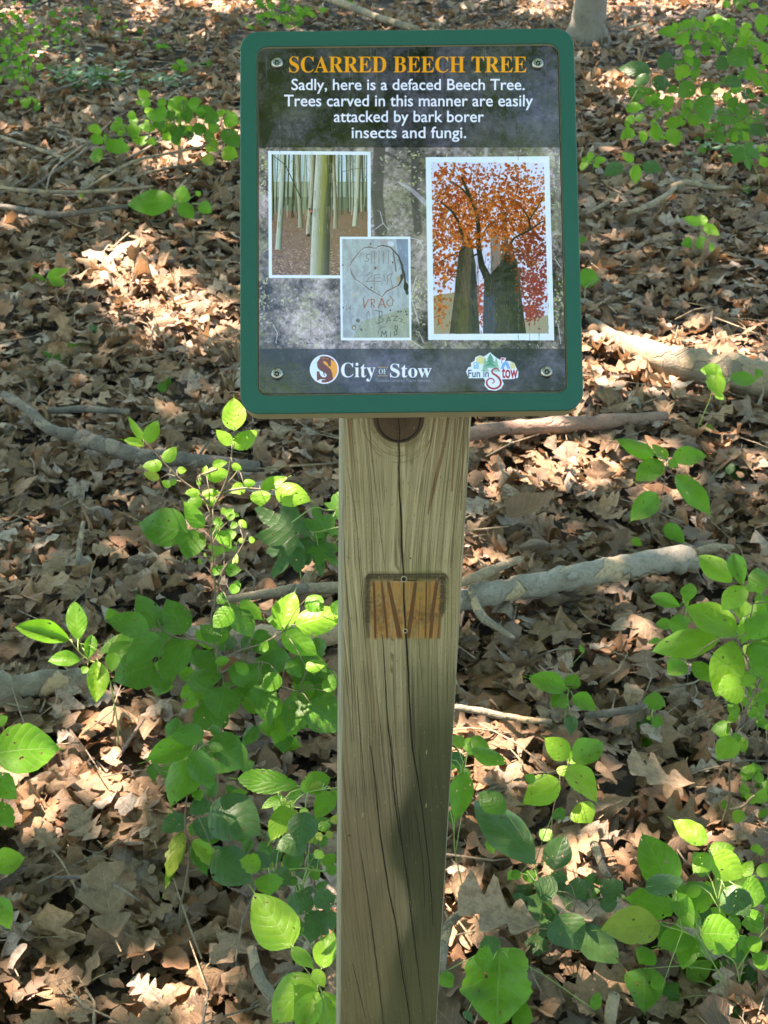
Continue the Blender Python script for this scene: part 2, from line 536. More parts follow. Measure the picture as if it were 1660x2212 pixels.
def build_litter():
    hi, lo = make_litter_templates(), make_litter_templates(True)
    # positions: a wedge in front of the camera, denser near by
    def scatter(n, y0, y1, margin):
        y = RNG.uniform(y0, y1, n)
        half = 0.30 * y + 0.25 + margin
        x = RNG.uniform(-1, 1, n) * half
        return x, y
    sets = []
    for (y0, y1, dens, tl, zmax) in ((0.7, 4.2, 1600, hi, .062), (4.2, 7.5, 880, lo, .06), (7.5, 15.0, 300, lo, .05)):
        area = (y1 - y0) * 2 * (0.30 * (y0 + y1) / 2 + 0.25 + 0.5)
        n = int(area * dens)
        x, y = scatter(n, y0, y1, 0.5)
        sets.append((x, y, tl, zmax))
    sx = RNG.uniform(-9, 9, 9000); sy = RNG.uniform(-5, 26, 9000)     # wider, beyond the picture
    k = (np.abs(sx) > 0.3 * sy + 0.7) | (sy > 16) | (sy < 0.7)
    sets.append((sx[k], sy[k], lo, .05))
    Vs, Fs, Ls, off = [], [], [], 0
    singles = []
    for x, y, tl, zmax in sets:
        n = len(x)
        which = RNG.integers(0, len(tl), n)
        lay = RNG.uniform(0, 1, n)
        z = bumpiness(x, y) + 0.004 + zmax * lay
        tilt = np.abs(RNG.normal(0, 0.40, n)) * (0.35 + 0.75 * lay)
        tilt = np.minimum(tilt, 1.15)
        M = rot_mats(tilt, RNG.uniform(0, 6.283, n), RNG.uniform(0, 6.283, n))
        flip = RNG.random(n) < 0.5
        M[flip, :, 2] *= -1
        sc = RNG.uniform(0.42, 1.02, n)
        sc *= np.where(RNG.random(n) < .18, .6, 1.0) * (.88 if tl is hi else 1.1)
        asp = np.stack([RNG.uniform(.6, 1.12, n), RNG.uniform(.8, 1.1, n), RNG.uniform(.6, 1.7, n)], -1)
        M = M * sc[:, None, None] * asp[:, None, :]
        rn = RNG.random(n)
        if tl is hi:
            # the leaves on top that show largest become objects of their own
            vis = (y > 1.08) & (y < 3.0) & (np.abs(x) < 0.286 * (y + .8)) & (lay > 0.80)
            vis &= ~((x > -0.12) & (x < 0.13) & (y < 1.5))
            idx = np.where(vis)[0]
            size = sc[idx] / y[idx]
            idx = idx[np.argsort(-size)][:292]
            singles = [(x[i], y[i], z[i], M[i], which[i]) for i in idx]
            keep = np.ones(n, bool)
            keep[idx] = False
            x, y, z, M, which, rn = x[keep], y[keep], z[keep], M[keep], which[keep], rn[keep]
        for w, t in enumerate(tl):
            s = np.where(which == w)[0]
            if not len(s):
                continue
            P = np.einsum('nij,vj->nvi', M[s], t.V) + np.stack([x[s], y[s], z[s]], -1)[:, None, :]
            m = len(t.V)
            lv = np.zeros((len(s), m, 3), np.float32)
            lv[:, :, :2] = t.L
            lv[:, :, 2] = rn[s][:, None]
            Vs.append(P.reshape(-1, 3)); Ls.append(lv.reshape(-1, 3))
            Fs.append((t.F[None] + (np.arange(len(s)) * m + off)[:, None, None]).reshape(-1, 4))
            off += len(s) * m
    me = quad_mesh('leaf_litter', np.concatenate(Vs), np.concatenate(Fs), np.concatenate(Ls), M_LITTER)
    o = link(bpy.data.objects.new('leaf_litter', me))
    o['kind'] = 'stuff'
    o['label'] = 'deep carpet of dry brown oak and beech leaves covering the ground'
    o['category'] = 'leaf litter'
    print('litter quads', len(me.polygons))
    tm = []
    for t in hi:
        me = bpy.data.meshes.new('fallen_leaf')
        me.from_pydata(t.V.tolist(), [], t.F.tolist())
        me.polygons.foreach_set('use_smooth', [True] * len(me.polygons))
        add_lv(me, np.concatenate([t.L, np.zeros((len(t.L), 1), np.float32)], 1))
        me.materials.append(M_LITTER)
        tm.append(me)
    for x, y, z, M, w in singles:
        o = bpy.data.objects.new('fallen_leaf', tm[w])
        mm = Matrix([list(r) for r in M]).to_4x4()
        mm.translation = (x, y, z + 0.004)
        o.matrix_world = mm
        link(o, GROUND)
    return hi, tm

LIT_HI, LIT_MESH = build_litter()

# fallen leaves one can tell from the rest
def special_leaf(px, py, kind, size, yaw, tilt, col, label, seed, z=0.075):
    rg = random.Random(seed)
    mt = mat_litter(col)
    if kind == 'oak':
        v = leaf_ribbon(size, p_oak(0.72, 3, 0.0), 36, across=2, lobes=0.35, jag=0.05, stalk=0.2, curl=(0.5, 0.5), twist=0.5, fold=0.1, rng=rg, wav=0.02)
        cat = 'oak leaf'
    else:
        v = leaf_ribbon(size, p_ovate, 18, across=2, curl=(0.9, 0.5), fold=0.15, rng=rg, wav=0.012)
        cat = 'dead leaf'
    me = bpy.data.meshes.new('fallen_leaf')
    me.from_pydata(v[0], [], v[1])
    me.polygons.foreach_set('use_smooth', [True] * len(me.polygons))
    me.materials.append(mt)
    add_lv(me, np.concatenate([np.array(v[2], np.float32), np.full((len(v[2]), 1), .3, np.float32)], 1))
    o = bpy.data.objects.new('fallen_leaf', me)
    link(o)
    o.rotation_euler = (tilt[0], tilt[1], yaw)
    o.location = ground(px, py, z)
    return tag(o, label, cat)

special_leaf(1165, 2005, 'oak', 0.125, R(75), (R(12), R(-8)), (.30, .235, .15, 1), 'large pale tan oak leaf with deep lobes lying right beside the post', 3, 0.085)
special_leaf(1095, 1120, 'beech', 0.12, R(-72), (R(14), R(6)), (.13, .075, .04, 1), 'dark brown ribbed leaf above the pale log, right of the post', 4, 0.07)
special_leaf(1330, 1965, 'oak', 0.105, R(110), (R(10), R(10)), (.34, .25, .16, 1), 'broad tan oak leaf under the lower right seedlings', 6, 0.07)
special_leaf(1500, 1700, 'oak', 0.115, R(80), (R(8), R(6)), (.27, .195, .12, 1), 'wide pale oak leaf lying flat left of the thin upright stem', 8, 0.075)
special_leaf(1240, 1460, 'oak', 0.11, R(140), (R(18), R(0)), (.17, .13, .09, 1), 'grey brown oak leaf propped below the pale log', 9, 0.07)
special_leaf(1250, 1010, 'oak', 0.10, R(60), (R(20), R(10)), (.30, .21, .14, 1), 'sunlit pinkish tan oak leaf behind the pale log', 10, 0.07)
special_leaf(250, 2030, 'oak', 0.115, R(20), (R(12), R(4)), (.16, .125, .075, 1), 'olive brown lobed oak leaf in the lower left litter', 12, 0.075)

# ------------------------------------------------------------------ logs, branches, twigs
def log(name, pxs, wpx, mat, label, cat, n=26, sides=14, z=None, rough=0.05, group=None, bend=0.0, sub=None):
    rg = random.Random(len(label))
    pts, rad = [], []
    for (x, y), w in zip(pxs, wpx):
        g = ground(x, y, 0.03)
        depth = (g - CAMP).dot(FWD)
        r = 0.5 * w * depth / FPX
        zz = (0.062 if z is None else z) + r * 0.6
        pts.append(ground(x, y, zz))
        rad.append(r)
    P = smooth_path(pts, n)
    Rr = np.interp(np.linspace(0, 1, n), np.linspace(0, 1, len(rad)), rad)
    P2 = [p + Vector((0, 0, rg.uniform(-1, 1) * Rr[i] * 0.14)) for i, p in enumerate(P)]
    rr2 = [r * (1 + rg.uniform(-.06, .06)) for r in Rr]
    if name == 'fallen_log':
        for k in range(2 + n // 12):                       # swellings at old knots
            i = rg.randrange(2, n - 2)
            for d, f in ((-1, 1.07), (0, 1.16), (1, 1.07)):
                rr2[i + d] *= f
    J = Join()
    J.add(tube(P2, rr2, sides, rg, rough))
    if name == 'fallen_log' or (name == 'dead_branch' and n >= 14):
        for k in range(max(2, n // 9)):                    # broken side twigs
            i = rg.randrange(2, n - 2)
            ax = (P2[i + 1] - P2[i - 1]).normalized()
            d = (ax * rg.uniform(.3, .9) + Vector((rg.uniform(-1, 1), rg.uniform(-1, 1), rg.uniform(.0, .9)))).normalized()
            L = min(Rr[i] * rg.uniform(1.8, 3.8), .06)
            r0 = Rr[i] * rg.uniform(.16, .34)
            J.add(tube([P2[i] + d * Rr[i] * .5, P2[i] + d * L * .6 + Vector((0, 0, L * .05)), P2[i] + d * L], [r0 * 1.3, r0, r0 * .6], 6, rg, .1))
    o = J.build(name, mat)
    # origin on the thing itself
    c = P[0].copy()
    o.data.transform(Matrix.Translation(-c))
    o.location = c
    return tag(o, label, cat, group)

def K7(x, y): return (959.8 + x * .4218, 777 + y * .4218)
def K8(x, y): return (914.1 + x * .4494, 1462.6 + y * .4494)
def K4(x, y): return (x * .4517, 731.3 + y * .4517)
def K5(x, y): return (x * .4517, 1462.6 + y * .4517)
def K6(x, y): return (1188.3 + x * .2892, y * .2892)
def K3(x, y): return (x * .3414, y * .3414)

log('fallen_log', [K7(-120, 1275), K7(90, 1230), K7(400, 1165), K7(750, 1095), K7(1100, 1030), K7(1290, 1010)], [44, 46, 50, 53, 54, 50], M_BARK_LOG,
    'thick pale grey log with peeling bark, right of the post', 'log', 40, 18, rough=.04)
log('dead_branch', [K7(60, 1150), K7(190, 1105), K7(260, 1070), K7(395, 1020)], [16, 24, 20, 14], M_BARK_PALE,
    'short knobbly stick lying on top of the pale log by the post', 'stick', 18, 10, z=.11, rough=.12)
log('dead_branch', [K7(140, 1160), K7(155, 1240), K7(200, 1320), K7(300, 1390), K7(360, 1430)], [15, 17, 20, 14, 9], M_BARK_GREY,
    'short lichen grey stick hanging down in front of the pale log', 'stick', 20, 10, z=.09, rough=.12)
log('fallen_log', [K7(1290, 985), K7(1390, 962), K7(1480, 962)], [14, 18, 10], M_BARK_PALE,
    'pale stick beyond the right end of the grey log', 'stick', 14, 10, rough=.08)
log('fallen_log', [(8, 852), (60, 885), (105, 925), (165, 940)], [15, 18, 24, 26], M_BARK_DARK,
    'lichen grey branch at the left, its broken upper end', 'branch', 20, 12, z=.075, rough=.07, group='grey branches on the left')
log('fallen_log', [(158, 940), (220, 960), (300, 985), (380, 990), (470, 1000), (560, 1008)], [28, 33, 33, 30, 28, 22], M_BARK_DARK,
    'long thick grey branch running behind the bright shrub top', 'branch', 34, 14, z=.07, rough=.06, group='grey branches on the left')
log('dead_branch', [(105, 888), (190, 884), (280, 890)], [13, 17, 12], M_BARK_DARK, 'short dark stick above the long grey branch', 'stick', 12, 8)
log('fallen_log', [(-60, 1500), (60, 1483), (130, 1472), (195, 1466)], [62, 56, 50, 44], M_BARK_GREY,
    'stout log at the left edge with grey peeling bark', 'log', 24, 16, rough=.05)
log('fallen_log', [(985, 945), (1080, 925), (1180, 920), (1300, 912), (1440, 900)], [24, 28, 32, 30, 22], M_BARK_RED,
    'reddish brown rotten log just behind the sign', 'log', 26, 14, rough=.09)
log('fallen_log', [(1262, 680), (1340, 735), (1420, 770), (1540, 800), (1720, 835)], [12, 30, 60, 72, 80], M_BARK_PALE,
    'weathered pale log lying in sun at the right edge', 'log', 30, 18, rough=.08)
log('dead_branch', [K4(1090, 1245), K4(1250, 1225), K4(1420, 1200), K4(1700, 1190)], [14, 20, 24, 26], M_BARK_PALE,
    'pale brown branch left of the post behind the green shrub', 'branch', 20, 10, rough=.08)
log('fallen_log', [K4(900, 1400), K4(1050, 1430), K4(1300, 1430), K4(1660, 1400)], [26, 46, 50, 46], M_BARK_GREY,
    'grey log hidden among the shrub leaves left of the post', 'log', 24, 14, rough=.06)
log('dead_branch', [K8(120, 140), K8(280, 165), K8(450, 200), K8(620, 215)], [14, 17, 16, 12], M_BARK_GREY,
    'thin grey stick right of the post beneath the dark log slivers', 'stick', 16, 8)
log('dead_branch', [K8(780, 185), K8(900, 175), K8(1075, 140)], [14, 18, 12], M_BARK_DARK,
    'split dark stick under the small seedling right of centre', 'stick', 12, 8, rough=.12)
log('dead_branch', [K8(90, 1420), K8(100, 1300), K8(125, 1190), K8(190, 1130)], [16, 20, 20, 16], M_BARK_GREY,
    'grey mottled stick close against the right side of the post', 'stick', 14, 10, z=.09)
log('dead_branch', [K8(900, 1668), K8(905, 1600), K8(920, 1530)], [24, 26, 24], M_BARK_PALE,
    'pale stub of wood at the bottom between the green leaves', 'stick', 8, 10, z=.10)
log('dead_branch', [K8(820, 800), K8(870, 930), K8(900, 960)], [18, 16, 10], M_BARK_PALE, 'short pale twig in the sunny litter at lower right', 'twig', 8, 8)
log('dead_branch', [K4(370, 1085), K4(385, 960), K4(400, 880)], [10, 11, 9], M_BARK_GREY, 'small grey twig standing up in the litter at left', 'twig', 8, 8)
log('dead_branch', [K5(690, 200), K5(600, 330), K5(560, 390)], [7, 8, 5], M_BARK_RED, 'thin reddish twig in the sunny patch at lower left', 'twig', 8, 6, z=.1)
log('dead_branch', [K5(260, 960), K5(450, 960), K5(560, 1000), K5(670, 1070)], [7, 9, 8, 5], M_BARK_DARK, 'thin dark curved twig in the lower left litter', 'twig', 14, 6, z=.1)
log('dead_branch', [K5(1205, 1300), K5(1240, 1440), K5(1330, 1560), K5(1360, 1640)], [22, 26, 24, 18], M_BARK_PALE,
    'brown curved branch stub low at the left of the post', 'branch', 14, 10, z=.08)
log('dead_branch', [K6(290, 1590), K6(400, 1530), K6(440, 1520)], [7, 9, 6], M_BARK_PALE, 'short pale twig nearest the right edge of the sign', 'twig', 8, 6)
log('dead_branch', [K6(590, 1590), K6(740, 1535), K6(870, 1460), K6(935, 1400)], [8, 13, 12, 10], M_BARK_PALE, 'pale bleached branch right of the sign, lower piece', 'branch', 12, 8, z=.08)
log('dead_branch', [K6(920, 1390), K6(1030, 1365), K6(1200, 1400), K6(1360, 1400)], [12, 14, 10, 6], M_BARK_PALE, 'pale bleached branch right of the sign, upper piece', 'branch', 12, 8, z=.08)
log('dead_branch', [K6(570, 215), K6(650, 190), K6(725, 170)], [5, 7, 4], M_BARK_PALE, 'small pale stick behind the sign near the tree trunk', 'twig', 6, 6)
log('dead_branch', [(690, -8), (760, 15), (830, 42), (905, 64)], [14, 16, 15, 12], M_BARK_PALE, 'long bare branch at the top just above the sign', 'branch', 16, 8)
# brush of thin twigs on the left
for k, (pp, ww, lab) in enumerate([
    ([(0, 295), (60, 315), (120, 335), (190, 362)], [8, 9, 8, 5], 'thin grey twig, topmost of the brush at the left edge'),
    ([(0, 445), (60, 455), (120, 464), (200, 455), (275, 445)], [12, 13, 13, 11, 8], 'curved grey branch, lowest of the brush at left'),
    ([(0, 405), (60, 412), (130, 415), (240, 412), (330, 402)], [8, 10, 9, 8, 5], 'straight grey branch just above the curved one at left'),
    ([(0, 420), (80, 370), (170, 320), (235, 296), (330, 288), (400, 268)], [4, 5, 6, 6, 5, 3], 'long pale twig rising to the right in the brush'),
    ([(60, 410), (150, 350), (200, 315)], [4, 6, 4], 'short dark twig crossing the long pale twig'),
    ([(180, 410), (240, 375), (300, 345), (400, 325), (500, 300)], [4, 6, 6, 5, 3], 'long thin twig pointing at the left side of the sign'),
    ([(230, 412), (330, 370), (430, 355), (518, 350)], [5, 6, 5, 4], 'low dark twig reaching the left side of the sign'),
    ([(260, 350), (310, 325), (350, 300)], [3, 5, 3], 'short dark twig in the middle of the brush'),
    ([(100, 410), (120, 360), (200, 300), (240, 262)], [3, 4, 4, 3], 'steep thin twig left in the brush'),
    ([(345, 235), (370, 205), (400, 185)], [4, 5, 3], 'pale short twig sticking up left of the sign top'),
    ([(100, 200), (150, 185), (190, 165)], [4, 5, 3], 'pale thin stick beside the low green ground plants'),
    ([(245, 535), (262, 518), (280, 503)], [4, 4, 3], 'pale tiny stick above the large sunny patch'),
]):
    log('dead_twig', pp, ww, (M_BARK_GREY, M_BARK_DARK, M_BARK_PALE)[k % 3], lab, 'twig', 14, 6, z=0.07 + 0.03 * (k % 3), rough=.08, group='brush of fallen twigs left of the sign')
log('dead_twig', [K7(275, 500), K7(295, 560), K7(320, 610)], [5, 6, 4], M_BARK_PALE, 'pale straight twig sticking up in the litter right of the post', 'twig', 6, 6, z=.12)
log('dead_twig', [K7(100, 875), K7(220, 865), K7(330, 852)], [3, 4, 2], M_BARK_PALE, 'thin straw coloured twig touching the right side of the post', 'twig', 6, 5, z=.12)

# small fine twigs too many to count
J = Join()
rg = random.Random(77)
for k in range(950):
    y = rg.uniform(1.0, 9.0)
    x = rg.uniform(-1, 1) * (0.3 * y + .3)
    a = rg.uniform(0, math.pi)
    L = rg.uniform(.05, .22)
    z0 = 0.06 + rg.uniform(0, .02)
    d = Vector((math.cos(a), math.sin(a), rg.uniform(-.12, .12)))
    q = Vector((-d.y, d.x, 0)) * rg.uniform(-.15, .15) * L
    p0 = Vector((x, y, z0 + bumpiness(x, y)))
    r = rg.uniform(.0008, .0024)
    J.add(tube([p0, p0 + d * L * .5 + q, p0 + d * L], [r, r, r * .5], 4))
o = J.build('fine_twigs', M_BARK_PALE)
o['kind'] = 'stuff'; o['label'] = 'fine twigs scattered over the leaf litter'; o['category'] = 'twigs'
# ------------------------------------------------------------------ sign frame (fitted to the photograph's perspective)
d_bot, d_top = 0.892, 0.919
BL, BR = ray(519, 890) * d_bot + CAMP, ray(1262, 890) * d_bot + CAMP
TL, TR = ray(519, 64) * d_top + CAMP, ray(1240, 64) * d_top + CAMP
S_EY = ((TL + TR) / 2 - (BL + BR) / 2)
SIGN_H = S_EY.length
S_EY.normalize()
S_EX = ((BR - BL) + (TR - TL)).normalized()
S_EX = (S_EX - S_EY * S_EX.dot(S_EY)).normalized()
S_EZ = S_EX.cross(S_EY)                        # towards the reader
SIGN_C = (BL + BR + TL + TR) / 4
SIGN_W = ((BR - BL).dot(S_EX) + (TR - TL).dot(S_EX)) / 2
S_MAT = Matrix((S_EX, S_EY, S_EZ)).transposed().to_4x4()
S_MAT.translation = SIGN_C

def rays_np(P):
    P = np.atleast_2d(np.asarray(P, dtype=np.float64))
    u = (P[:, 0] - CX) / FPX
    v = (CY - P[:, 1]) / FPX
    return np.stack([u, FWD.y + v * UPV.y, FWD.z + v * UPV.z], -1)

def plane_np(P, origin, ex, ey, nz):
    D = rays_np(P)
    n = np.array(nz); o = np.array(origin); c = np.array(CAMP)
    s = ((o - c) @ n) / (D @ n)
    Q = c + D * s[:, None] - o
    return np.stack([Q @ np.array(ex), Q @ np.array(ey)], -1)

def sgn(P):
    return plane_np(P, SIGN_C, S_EX, S_EY, S_EZ)

# panel opening (local metres)
oc = sgn([(556, 97), (1210, 97), (1226, 852), (554, 852)])
OX0, OX1 = (oc[0, 0] + oc[3, 0]) / 2, (oc[1, 0] + oc[2, 0]) / 2
OY1, OY0 = (oc[0, 1] + oc[1, 1]) / 2, (oc[2, 1] + oc[3, 1]) / 2

# ------------------------------------------------------------------ a small painter for flat print
class Art:
    def __init__(s, W, H, to_px):
        s.W, s.H, s.to_px = W, H, to_px
        s.A = np.zeros((H, W, 3), np.float32)
        s.clip = None
    def blend(s, sl, m, col):
        if s.clip is not None:
            m = m * s.clip[sl]
        c = np.asarray(col, np.float32)
        if c.ndim == 1:
            c = c / 255.0
        s.A[sl] = s.A[sl] * (1 - m[..., None]) + c * m[..., None]
    def box(s, q, pad):
        x0 = max(0, int(q[:, 0].min() - pad)); x1 = min(s.W, int(q[:, 0].max() + pad) + 2)
        y0 = max(0, int(q[:, 1].min() - pad)); y1 = min(s.H, int(q[:, 1].max() + pad) + 2)
        return x0, x1, y0, y1
    def polymask(s, q, ss=2):
        x0, x1, y0, y1 = s.box(q, 1)
        if x1 <= x0 or y1 <= y0:
            return None, None
        xs = (np.arange((x1 - x0) * ss) + .5) / ss + x0
        ys = (np.arange((y1 - y0) * ss) + .5) / ss + y0
        ins = np.zeros((len(ys), len(xs)), bool)
        n = len(q)
        for i in range(n):
            (ax, ay), (bx, by) = q[i], q[(i + 1) % n]
            if ay == by:
                continue
            c = (ys > min(ay, by)) & (ys <= max(ay, by))
            if not c.any():
                continue
            xi = ax + (ys[c] - ay) * (bx - ax) / (by - ay)
            ins[c] ^= xs[None, :] < xi[:, None]
        m = ins.reshape(y1 - y0, ss, x1 - x0, ss).mean((1, 3)).astype(np.float32)
        return (slice(y0, y1), slice(x0, x1)), m
    def poly(s, P, col, alpha=1.0):
        sl, m = s.polymask(s.to_px(P))
        if sl is not None:
            s.blend(sl, m * alpha, col)
    def line(s, P, w, col, alpha=1.0):
        """w: width (or list of widths) in picture units"""
        q = s.to_px(P)
        k = s.scale
        w = np.broadcast_to(np.asarray(w, float), (len(q),)) * k / 2
        x0, x1, y0, y1 = s.box(q, w.max() + 1)
        if x1 <= x0 or y1 <= y0:
            return
        X, Y = np.meshgrid(np.arange(x0, x1) + .5, np.arange(y0, y1) + .5)
        m = np.zeros(X.shape, np.float32)
        for i in range(len(q) - 1):
            a, b = q[i], q[i + 1]
            d = b - a
            t = np.clip(((X - a[0]) * d[0] + (Y - a[1]) * d[1]) / (d @ d + 1e-9), 0, 1)
            dist = np.hypot(X - a[0] - t * d[0], Y - a[1] - t * d[1])
            m = np.maximum(m, np.clip(w[i] + (w[i + 1] - w[i]) * t - dist + .5, 0, 1))
        s.blend((slice(y0, y1), slice(x0, x1)), m * alpha, col)
    def blob(s, x, y, rx, ry, ang, col, alpha=1.0, soft=0.35):
        q = s.to_px([(x, y)])[0]
        rx, ry = rx * s.scale, ry * s.scale
        r = max(rx, ry) * 1.3 + 1
        x0, x1 = max(0, int(q[0] - r)), min(s.W, int(q[0] + r) + 2)
        y0, y1 = max(0, int(q[1] - r)), min(s.H, int(q[1] + r) + 2)
        if x1 <= x0 or y1 <= y0:
            return
        X, Y = np.meshgrid(np.arange(x0, x1) + .5 - q[0], np.arange(y0, y1) + .5 - q[1])
        c, sn = math.cos(ang), math.sin(ang)
        e = np.hypot((X * c + Y * sn) / rx, (-X * sn + Y * c) / ry)
        m = np.clip((1 + soft / 2 - e) / soft, 0, 1).astype(np.float32)
        s.blend((slice(y0, y1), slice(x0, x1)), m * alpha, col)
    def text(s, body, x0, x1, y0, y1, col, bold=0.0, skew=None, alpha=1.0):
        """lettering whose ink fills the box x0..x1, y0..y1 of the picture"""
        cu = bpy.data.curves.new('lettering', 'FONT')
        cu.body = body
        cu.offset = bold
        cu.resolution_u = 5
        ob = bpy.data.objects.new('lettering', cu)
        COL.objects.link(ob)
        ev = ob.evaluated_get(bpy.context.evaluated_depsgraph_get())
        me = ev.to_mesh()
        me.calc_loop_triangles()
        V = np.empty(len(me.vertices) * 3, np.float32)
        me.vertices.foreach_get('co', V)
        V = V.reshape(-1, 3)[:, :2].astype(np.float64)
        T = np.empty(len(me.loop_triangles) * 3, np.int32)
        me.loop_triangles.foreach_get('vertices', T)
        T = T.reshape(-1, 3)
        ev.to_mesh_clear()
        bpy.data.objects.remove(ob)
        bpy.data.curves.remove(cu)
        mn, mx = V.min(0), V.max(0)
        U = (V - mn) / (mx - mn)
        P = np.stack([x0 + U[:, 0] * (x1 - x0), y1 - U[:, 1] * (y1 - y0)], -1)
        if skew is not None:
            P = skew(P)
        q = s.to_px(P)
        bx0, bx1, by0, by1 = s.box(q, 1)
        ss = 3
        m = np.zeros(((by1 - by0) * ss, (bx1 - bx0) * ss), bool)
        qq = (q - (bx0, by0)) * ss
        for t in T:
            a, b, c = qq[t]
            ar = (b[0] - a[0]) * (c[1] - a[1]) - (b[1] - a[1]) * (c[0] - a[0])
            if abs(ar) < 1e-9:
                continue
            X0, X1 = max(0, int(min(a[0], b[0], c[0]))), min(m.shape[1], int(max(a[0], b[0], c[0])) + 2)
            Y0, Y1 = max(0, int(min(a[1], b[1], c[1]))), min(m.shape[0], int(max(a[1], b[1], c[1])) + 2)
            X = np.arange(X0, X1)[None, :] + .5
            Y = np.arange(Y0, Y1)[:, None] + .5
            e = 1e-6
            w0 = ((b[0] - a[0]) * (Y - a[1]) - (b[1] - a[1]) * (X - a[0])) / ar
            w1 = ((c[0] - b[0]) * (Y - b[1]) - (c[1] - b[1]) * (X - b[0])) / ar
            w2 = ((a[0] - c[0]) * (Y - c[1]) - (a[1] - c[1]) * (X - c[0])) / ar
            m[Y0:Y1, X0:X1] |= (w0 >= -e) & (w1 >= -e) & (w2 >= -e)
        m = m.reshape(by1 - by0, ss, bx1 - bx0, ss).mean((1, 3)).astype(np.float32)
        s.blend((slice(by0, by1), slice(bx0, bx1)), m * alpha, col)
    def rectmask(s, P):
        full = np.zeros((s.H, s.W), np.float32)
        sl, m = s.polymask(s.to_px(P))
        full[sl] = m
        return full
    def image(s, name):
        im = bpy.data.images.new(name, s.W, s.H)
        px = np.ones((s.H, s.W, 4), np.float32)
        px[..., :3] = np.clip(s.A[::-1], 0, 1)
        im.pixels.foreach_set(px.ravel())
        im.update()
        im.pack()
        return im

def vnoise(H, W, cy, cx, rng):
    """smooth value noise, cells of cy x cx pixels"""
    gh, gw = int(H / cy) + 3, int(W / cx) + 3
    g = rng.random((gh, gw)).astype(np.float32)
    y = np.arange(H) / cy; x = np.arange(W) / cx
    yi, xi = y.astype(int), x.astype(int)
    fy, fx = y - yi, x - xi
    fy = (fy * fy * (3 - 2 * fy)).astype(np.float32)[:, None]; fx = (fx * fx * (3 - 2 * fx)).astype(np.float32)[None, :]
    a = g[yi][:, xi]; b = g[yi][:, xi + 1]; c = g[yi + 1][:, xi]; d = g[yi + 1][:, xi + 1]
    return (a * (1 - fx) + b * fx) * (1 - fy) + (c * (1 - fx) + d * fx) * fy

def fbm(H, W, cy, cx, octv, rng, gain=0.55):
    o = np.zeros((H, W), np.float32); a = 1.0; t = 0
    for k in range(octv):
        o += a * vnoise(H, W, max(cy / 2 ** k, 1.01), max(cx / 2 ** k, 1.01), rng)
        t += a; a *= gain
    return o / t

def sstep(x, a, b):
    t = np.clip((x - a) / (b - a), 0, 1)
    return t * t * (3 - 2 * t)

MB = lambda s: ''.join(chr(0x1d400 + ord(c) - 65) if c.isupper() else chr(0x1d41a + ord(c) - 97) if c.islower() else c for c in s)

